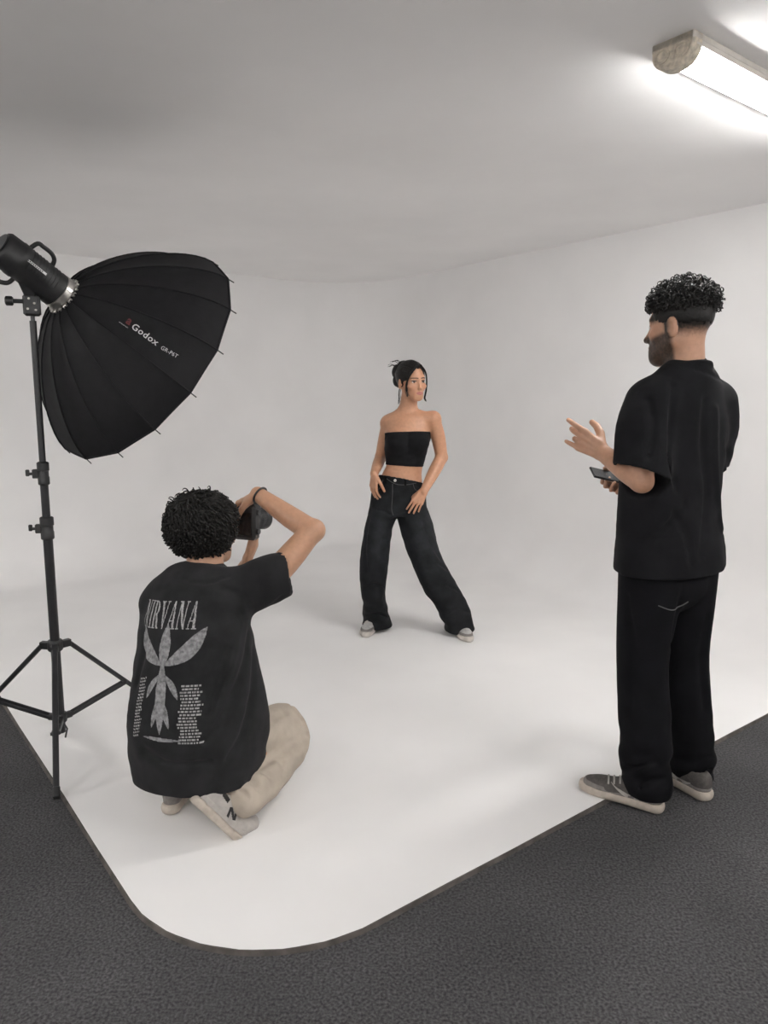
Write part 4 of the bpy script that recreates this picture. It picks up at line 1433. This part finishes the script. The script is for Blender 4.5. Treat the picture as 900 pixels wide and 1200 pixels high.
    def lock(pts, n, jit, r=10):
        for _ in range(n):
            o = rg.normal(0, jit, 3)
            K = catmull([V(*p) + o + rg.normal(0, jit * .5, 3) for p in pts], 5)
            paths.append(np.array([H.p(*k) for k in K]))
    # face-framing strands on both sides, wisps at the nape and on the bun
    lock([(.012, .088, .100), (.048, .082, .062), (.066, .062, .010), (.070, .052, -.045), (.062, .056, -.085)], 16, .0035)
    lock([(-.012, .090, .100), (-.050, .082, .060), (-.068, .066, .010), (-.074, .052, -.050), (-.064, .050, -.100), (-.078, .046, -.120)], 14, .0030)
    lock([(.050, -.070, -.040), (.058, -.068, -.075), (.050, -.072, -.110), (.060, -.070, -.135)], 6, .004)
    lock([(.020, -.130, .085), (.045, -.165, .105), (.075, -.170, .095)], 4, .005)
    lock([(.000, -.120, .105), (.020, -.145, .135), (.055, -.150, .130)], 4, .005)
    for k in range(220):      # combed-back strands
        th = rg.uniform(-1.5, 1.5)
        q = []
        for t in np.linspace(0, 1, 7):
            a = 1.15 - t * 2.1
            dv = V(math.sin(th) * math.cos(a * .0 + 0) * (.55 + .45 * math.sin(math.pi * t)), math.sin(a), math.cos(th) * (.55 + .45 * math.sin(math.pi * t)))
            dv = unit(dv); q.append(H.p(*(V(0, -.020, .038) + dv * V(.0872, .1075, .0972))))
        if min(abs(math.sin(th)), 1) < .95 and math.cos(th) > .1:
            paths.append(np.array(q))
    v, f = strand_mesh(paths, .0018, .0009)
    part('strands', v, f, M['hair'], hair, kind='stuff')
    # bandeau: the torso grown by 4 mm between two edges
    grow = .0045
    st2 = [(c, s_, a + grow, b_ + grow) for c, s_, a, b_ in st]
    bust2 = [ellipsoid(at(478.5 + e * 11.5, 518, D) + Fw * .072, (.058 + grow, .056 + grow, .056 + grow), (R, Fw, UP)) for e in (-1, 1)]
    ptop, pbot = at(477, 505.5, D - .11), at(475, 546.5, D - .09)
    ban = [U(loft(st2, 3), 0), U(bust2, .045), DISP(lambda P: noise3(P * f32((22, 22, 40)), 71) * .0018),
           S(ball(at(477, 499.5, D - .13), .022), .03), I(half(ptop, V(-.02, .10, 1)), .003), I(half(pbot, V(-.06, -.05, -1)), .003)]
    sdf_part('bandeau_top', ban, .0042, M['bandeau'], root)
    # wide jeans
    jst = [(at(470.5, 557, D), R, .128, .095), (at(469, 568, D), R, .146, .106), (at(467, 582, D), R, .168, .118), (at(466.5, 602, D), R, .168, .118)]
    rl = [(at(450, 598, D), R, .088, .118), (at(444, 616, D - .005), R, .083, .112), (at(439.5, 650, D - .01), R, .086, .104), (at(437.5, 680, D), R, .079, .098), (at(438.5, 705, D + .02), R, .074, .094), (at(440.5, 722, D + .03), R, .084, .100), (at(441.5, 733, D + .03), R, .090, .106)]
    ll = [(at(482, 598, D), R, .094, .118), (at(488, 616, D - .015), R, .098, .112), (at(497.5, 650, D - .03), R, .096, .104), (at(511, 680, D - .05), R, .098, .100), (at(526, 705, D - .06), R, .094, .096), (at(535, 722, D - .06), R, .094, .104), (at(538.5, 734, D - .06), R, .090, .106)]
    wplane = half(at(471.5, 560.5, D - .09), unit(V(.20, .16, 1)))
    jn = [G([U(loft(jst, 3), 0), I(half(at(466, 603.5, D), V(0, 0, -1)), .01)], 0), U(loft(rl, 4), .02), U(loft(ll, 4), .006),
          DISP(lambda P: noise3(P * f32((11, 11, 5)), 81) * .007 * sstep(1.0, .8, P[:, 2]) + noise3(P * f32((10, 10, 26)), 82) * .010 * sstep(.36, .10, P[:, 2]) + noise3(P * 26, 83) * .003),
          I(wplane, .003),
          S(loft([(at(471, 552, D), R, .122, .090), (at(470, 562, D), R, .124, .092)], 2), .003),
          I(half(V(0, 0, PLAT + .022), V(0, 0, -1)), .006)]
    jb = jn[:3]
    jn[4:4] = [crease(jb, [(425, 724), (440, 719), (457, 725)], .006, .018), crease(jb, [(520, 722), (536, 714), (553, 719)], .006, .018),
               crease(jb, [(461, 606), (452, 600), (441, 597)], .005, .016), crease(jb, [(463, 606), (476, 601), (490, 600)], .005, .016),
               crease(jb, [(428, 690), (438, 684), (450, 688)], .004, .02), crease(jb, [(500, 668), (512, 660), (524, 668)], .004, .02),
               crease(jb, [(505, 690), (522, 686), (536, 692)], .004, .02), crease(jb, [(432, 610), (428, 640), (430, 668)], .004, .025),
               crease(jb, [(496, 612), (504, 635), (516, 655)], .004, .025)]
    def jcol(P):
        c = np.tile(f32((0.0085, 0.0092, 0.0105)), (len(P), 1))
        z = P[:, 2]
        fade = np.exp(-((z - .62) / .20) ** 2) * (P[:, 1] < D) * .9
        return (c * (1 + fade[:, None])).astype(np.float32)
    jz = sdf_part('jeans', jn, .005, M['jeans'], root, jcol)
    bj = bvh_of(jz)
    def on(px, py, lift=.001):
        p, n = pick(bj, px, py); return p + Fw * lift
    def try_path(pts):
        out = []
        for q in pts:
            try:
                p = on(*q)
                if p[1] < 4.6: out.append(p)
            except Exception:
                pass
        return out
    # waistband seam, fly, pockets, coin pocket: rows of thread; then button, belt loops
    for pts in ([(449, 557), (456, 563), (465, 567.5), (476, 568), (488, 566), (496, 563)], [(460, 567), (460, 580), (459, 596), (461, 604)], [(484, 567), (487, 574), (497, 578)], [(449, 562), (445, 572), (437, 579)]):
        K = try_path(pts)
        if len(K) > 2:
            MB().tube(catmull(K, 4), .0014, 5).build('seam_stitching', M['stitch'], jz, True)
    bp = on(463, 563)
    MB().lathe(bp - Fw * .002, Fw, [(0, .0085), (.005, .0085), (.0065, .006)], 16).build('button', M['silver'], jz, True)
    for px in (452, 475):
        a, c = on(px, 559 + (px > 460) * 3), on(px, 566 + (px > 460) * 2)
        MB().box((a + c) / 2 + Fw * .002, R * .006, Fw * .002, (a - c) / 2 * 1.15, .001).build('belt_loop', M['jeans'], jz)
    # trainers
    mats = (M['sole_white'], M['shoe_silver'], M['shoe_grey'], M['lace'])
    for (hx, hy, dx, dy) in ((-.045, 4.565, -.28, -.95), (.462, 4.48, .16, -.98)):
        hp = V(hx, hy, PLAT + .001); d = unit(V(dx, dy, 0))
        shoe('sneaker', hp, hp + d, root, mats, .265, .050, h=.0036)
build_woman()
# ================================================================== light stand, studio flash, softbox
ST = V(-1.352, 2.92, 0)
def build_stand():
    t = thing('light_stand', ST, 'tall black tripod light stand at the left edge of the white floor', 'light stand')
    def z(h): return ST + V(0, 0, h)
    zc = 0.435; zl = 0.125
    MB().tube([z(.06), z(.72), z(.93)], .0185, 16).build('lower_pole', M['black_metal'], t, True)
    MB().tube([z(.93), z(1.15)], .0155, 16).build('middle_pole', M['black_metal'], t, True)
    MB().tube([z(1.15), z(1.735)], .0125, 16).build('upper_pole', M['black_metal'], t, True)
    MB().lathe(z(1.735), UP, [(0, .008), (.06, .008), (.062, .006)], 12).build('spigot', M['grey_metal'], t, True)
    sd = unit(V(-1, -.25, 0))
    for h, r in ((.925, .0255), (1.145, .022)):
        cl = MB().lathe(z(h - .045), UP, [(0, r - .004), (.004, r), (.03, r), (.034, r - .002), (.055, r - .002), (.058, r + .001), (.088, r + .001), (.092, r - .004)], 18).build('clamp', M['black_plastic'], t, True)
        cl2 = MB().box(z(h) + sd * (r + .006), sd * .012, V(-sd[1], sd[0], 0) * .012, UP * .018, .003)
        cl2.build('clamp_lug', M['black_plastic'], cl)
        k = MB().tube([z(h) + sd * (r + .010), z(h) + sd * (r + .030)], .006, 10)
        k.box(z(h) + sd * (r + .036) + UP * .004, sd * .007, V(-sd[1], sd[0], 0) * .006, UP * .013, .003)
        k.build('clamp_knob', M['black_plastic'], cl)
    collar = MB().lathe(z(zc - .02), UP, [(0, .026), (.005, .030), (.040, .030), (.045, .026)], 18).build('upper_collar', M['black_plastic'], t, True)
    low = MB().lathe(z(zl - .02), UP, [(0, .024), (.005, .027), (.035, .027), (.04, .024)], 18).build('lower_collar', M['black_plastic'], t, True)
    angs = [math.atan2(-.444, .172), 0, 0]; angs[1] = angs[0] + 2 * math.pi / 3; angs[2] = angs[0] - 2 * math.pi / 3
    for a in angs:
        d = V(math.cos(a), math.sin(a), 0); s = V(-d[1], d[0], 0)
        foot = ST + d * .475
        top = z(zc) + d * .058
        foot_z = .012 if not (foot[0] > -1.15 and foot[1] < 2.7) else .004
        foot[2] = foot_z + .012
        MB().box(z(zc) + d * .045, d * .020, s * .013, UP * .015, .003).build('collar_lug', M['black_plastic'], collar)
        leg = MB()
        dd = unit(foot - top); c = (foot + top) / 2; L = np.linalg.norm(foot - top) / 2
        leg.box(c, dd * L, s * .011, np.cross(dd, s) * .009, .004)
        lg = leg.build('leg', M['black_metal'], t)
        MB().box(foot - dd * .012, dd * .022, s * .0135, np.cross(dd, s) * .0115, .006).build('rubber_foot', M['black_plastic'], lg)
        j = top + dd * (2 * L * .60)
        b0 = z(zl) + d * .042
        MB().box(z(zl) + d * .034, d * .016, s * .013, UP * .012, .003).build('collar_lug', M['black_plastic'], low)
        for e in (-1, 1):
            bb = MB(); bd = unit(j - b0)
            bb.box((j + b0) / 2 + s * e * .0125, bd * np.linalg.norm(j - b0) / 2, s * .002, np.cross(bd, s) * .0075, .0015)
            bb.build('brace', M['black_metal'], t)
        MB().tube([j - s * .018, j + s * .018], .006, 10).build('pivot_bolt', M['grey_metal'], t, True)
    lv = MB(); q = z(.10) + V(.026, -.02, 0)
    lv.tube([q, q + V(.014, -.01, -.012), q + V(.004, -.01, -.05)], .004, 8).build('release_lever', M['grey_metal'], t, True)
    # tilting head that carries the flash
    return t
build_stand()

VIEW = unit(at(172, 418, 1.0) - V(0, 0, CAM_H))
VR = unit(np.cross(VIEW, UP)); VU = np.cross(VR, VIEW)
AX = unit(VIEW * .45 + (VR * .775 - VU * .632) * .893)        # the way the flash points: right, down and away
def build_flash():
    c = at(35, 316, 2.905)
    X = unit(np.cross(AX, UP)); Y = np.cross(X, AX)            # across, 'up' of the flash
    t = thing('studio_flash', c, 'black cylindrical studio flash head tilted down on top of the light stand', 'studio flash')
    a0 = c - AX * .130
    body = MB().lathe(a0, AX, [(0, .050), (.004, .060), (.012, .066), (.060, .068), (.064, .070), (.085, .070), (.089, .067), (.226, .067), (.230, .069), (.248, .069), (.252, .062)], 36).build('flash_body', M['black_plastic'], t, True)
    MB().lathe(a0 - AX * .004, AX, [(0, .050), (.004, .054), (.008, .050)], 30).build('rear_panel', M['glass_dark'], body, True)
    fins = MB()
    for s_ in np.linspace(.10, .215, 9):
        fins.tube([a0 + AX * s_ + (X * math.cos(a) + Y * math.sin(a)) * .0675 for a in np.linspace(-.5, 3.7, 24)], .0018, 5)
    fins.build('cooling_ribs', M['black_plastic'], body, True, kind='stuff')
    # lettered strip along the side that faces the room's near end
    side = unit(-VIEW + AX * (VIEW @ AX)); side = unit(side + VU * .42)
    side = unit(side - AX * (side @ AX)); w = np.cross(AX, side)
    strip = MB()
    strip.box(a0 + AX * .118 + side * .0690, AX * .046, w * .0042, side * .0006)
    st = strip.build('name_strip', M['print_white'], body)
    for k in range(9):
        MB().box(a0 + AX * (.086 + k * .0075) + side * .0698, AX * .0022, w * .0024, side * .0004).build('strip_letter', M['black_plastic'], st)
    # carrying handles: loops above and below
    for sgn, s0, s1, h in ((1, .085, .185, .030), (-1, .030, .105, .034)):
        dirv = unit(VU * .8 + VR * .45) if sgn > 0 else unit(-VU * .9 - VR * .45)
        dirv = unit(dirv - AX * (dirv @ AX))
        pts = [a0 + AX * s0 + dirv * .060, a0 + AX * (s0 + .012) + dirv * (.066 + h), a0 + AX * (s0 + .035) + dirv * (.070 + h), a0 + AX * (s1 - .03) + dirv * (.070 + h), a0 + AX * (s1 - .008) + dirv * (.066 + h * .7), a0 + AX * s1 + dirv * .060]
        MB().tube(catmull(pts, 4), .0085, 10).build('handle', M['black_plastic'], t, True)
    # tilt bracket down to the stand's spigot
    topz = ST + V(0, 0, 1.745)
    MB().box(topz + V(0, 0, .048), VR * .030, VIEW * .022, UP * .040, .008).build('tilt_bracket', M['black_plastic'], t)
    arm = MB(); p0 = topz + V(.0, 0, .07); p1 = c - Y * .055
    arm.box((p0 + p1) / 2 + V(0, 0, .005), VR * .020, VIEW * .016, (p1 - p0) / 2 * 1.2, .004)
    arm.build('bracket_arm', M['black_plastic'], t)
    k0 = topz + V(0, 0, .062) - VR * .030
    kn = MB().tube([k0, k0 - VR * .040], .008, 12); kn.build('tilt_screw', M['black_plastic'], t, True)
    kb = MB().lathe(k0 - VR * .034, -VR, [(0, .014), (.004, .018), (.024, .018), (.028, .013)], 14); kb.build('tilt_knob', M['black_plastic'], t, True)
    for dx, dz in ((-.006, .072), (.012, .055), (.016, .030), (-.012, .034)):
        MB().lathe(topz + VR * dx + UP * dz - VIEW * .0215, -VIEW, [(0, .0045), (.002, .0045), (.003, .003)], 10).build('screw_head', M['silver'], t, True)
    return a0 + AX * .252
HUB = build_flash()

def build_softbox():
    t = thing('softbox', HUB, 'large black parabolic softbox with sixteen panels on the studio flash', 'softbox')
    X = unit(np.cross(AX, UP)); Y = np.cross(X, AX)
    N, RIM, DEP, R0 = 16, .515, .395, .062
    # speed ring with a toothed rim
    pr = [(0, .064), (.004, .070), (.030, .070), (.034, .066)]
    sr = MB().lathe(HUB - AX * .004, AX, pr, 32).build('speed_ring', M['silver'], t, True)
    for a in np.linspace(0, 2 * math.pi, N, False):
        d = X * math.cos(a) + Y * math.sin(a); s = -X * math.sin(a) + Y * math.cos(a)
        MB().box(HUB + AX * .036 + d * .070, d * .011, s * .0095, AX * .008, .003).build('ring_tooth', M['silver'], sr)
    def rib(u):      # u 0..1 -> (axial, radius)
        zz = DEP * u ** 1.36
        return .030 + zz, R0 + (RIM - R0) * (1 - (1 - u) ** 1.36) ** .98
    def P(u, a, inset=0.0):
        z_, r_ = rib(u)
        return HUB + AX * z_ + (X * math.cos(a) + Y * math.sin(a)) * (r_ - inset)
    M_, K = 10, 5
    allv, allf = [], []
    for i in range(N):
        a0 = 2 * math.pi * i / N; a1 = 2 * math.pi * (i + 1) / N
        v, f = [], []
        for lay in (0, .004):
            for u in np.linspace(0, 1, M_):
                p, q = P(u, a0, lay), P(u, a1, lay)
                for s in np.linspace(0, 1, K):
                    sag = 4 * s * (1 - s)
                    x = p * (1 - s) + q * s
                    z_, r_ = rib(u)
                    cen = HUB + AX * z_
                    # cloth pulled tight: dips a little between the ribs, and its free edge is drawn back
                    x = x - unit(x - cen) * (.010 * sag * math.sin(math.pi * min(u + .15, 1))) - AX * (.002 * sag * max(0, u - .8) / .2)
                    v.append(x)
        L = M_ * K
        for lay in range(2):
            for r in range(M_ - 1):
                for c in range(K - 1):
                    q = (lay * L + r * K + c, lay * L + r * K + c + 1, lay * L + (r + 1) * K + c + 1, lay * L + (r + 1) * K + c)
                    f.append(q if lay == 0 else q[::-1])
        for c in range(K - 1):      # rim hem
            f.append(((M_ - 1) * K + c, (M_ - 1) * K + c + 1, L + (M_ - 1) * K + c + 1, L + (M_ - 1) * K + c))
        o = part('panel', v, f, M['softbox'], t, True)
        fix_normals(o.data)
        k = len(allv); allv += v; allf += [tuple(x + k for x in q) for q in f]
        # rib under its piped seam, ending in a metal tip
        MB().tube([P(u, a0, -.001) for u in np.linspace(.02, 1, 14)], .0034, 6).build('seam_piping', M['softbox'], t, True)
        e0, e1 = P(.97, a0), P(1, a0)
        d = unit(e1 - e0)
        MB().tube([e1 - d * .01, e1 + d * .030], .0024, 6).build('rib_tip', M['black_metal'], t, True)
        MB().tube([P(1, a0), P(1, a0 * .5 + a1 * .5, .008) - AX * .002, P(1, a1)], .0045, 6).build('rim_binding', M['softbox'], t, True)
    # white front cloth, recessed
    v = [HUB + AX * (.030 + DEP - .045)] + [P(.94, 2 * math.pi * i / N, .012) for i in range(N)]
    part('front_diffuser', v, [(0, 1 + i, 1 + (i + 1) % N) for i in range(N)], M['diffuser'], t, False)
    bv = BVHTree.FromPolygons([tuple(p) for p in allv], allf)
    def words_(name, txt, px0, py0, px1, py1, hgt, m, wide=1.0, bold=0.0, space=1.0):
        A, n = pick(bv, px0, py0); Bp, n2 = pick(bv, px1, py1)
        n = unit(n + n2)
        if n @ VIEW > 0: n = -n
        Xd = unit(Bp - A); Xd = unit(Xd - n * (Xd @ n)); Yd = np.cross(n, Xd)
        cu = bpy.data.curves.new('lettering', 'FONT'); cu.body = txt; cu.size = 1.0; cu.resolution_u = 3; cu.offset = bold; cu.space_character = space
        ob = bpy.data.objects.new('lettering', cu); COL.objects.link(ob)
        bpy.context.view_layer.update()
        me = ob.evaluated_get(bpy.context.evaluated_depsgraph_get()).to_mesh()
        vv = np.array([tuple(q.co)[:2] for q in me.vertices]); ff = [tuple(p.vertices) for p in me.polygons]
        bpy.data.objects.remove(ob)
        w = np.linalg.norm(Bp - A); x0, x1 = vv[:, 0].min(), vv[:, 0].max()
        vv[:, 0] = (vv[:, 0] - x0) / (x1 - x0) * w
        vv[:, 1] = vv[:, 1] / vv[:, 1].max() * hgt
        v3, f3 = project_flat([tuple(q) for q in vv], ff, bv, A, Xd, Yd, n, .0022, .2)
        part(name, v3, f3, m, t, False)
    words_('brand_lettering', 'Godox', 153.5, 384.5, 183, 405.5, .0245, M['print_white'], bold=.012, space=1.1)
    words_('model_lettering', 'GR-P6T', 188, 409, 207, 420, .0150, M['print_white'], space=1.05)
    words_('red_emblem', 'a', 147, 378, 152, 381.5, .022, M['print_red'], bold=.03)
    words_('small_lettering', 'PARABOLIC', 139.5, 378, 150, 385, .0032, M['print_white'])
build_softbox()
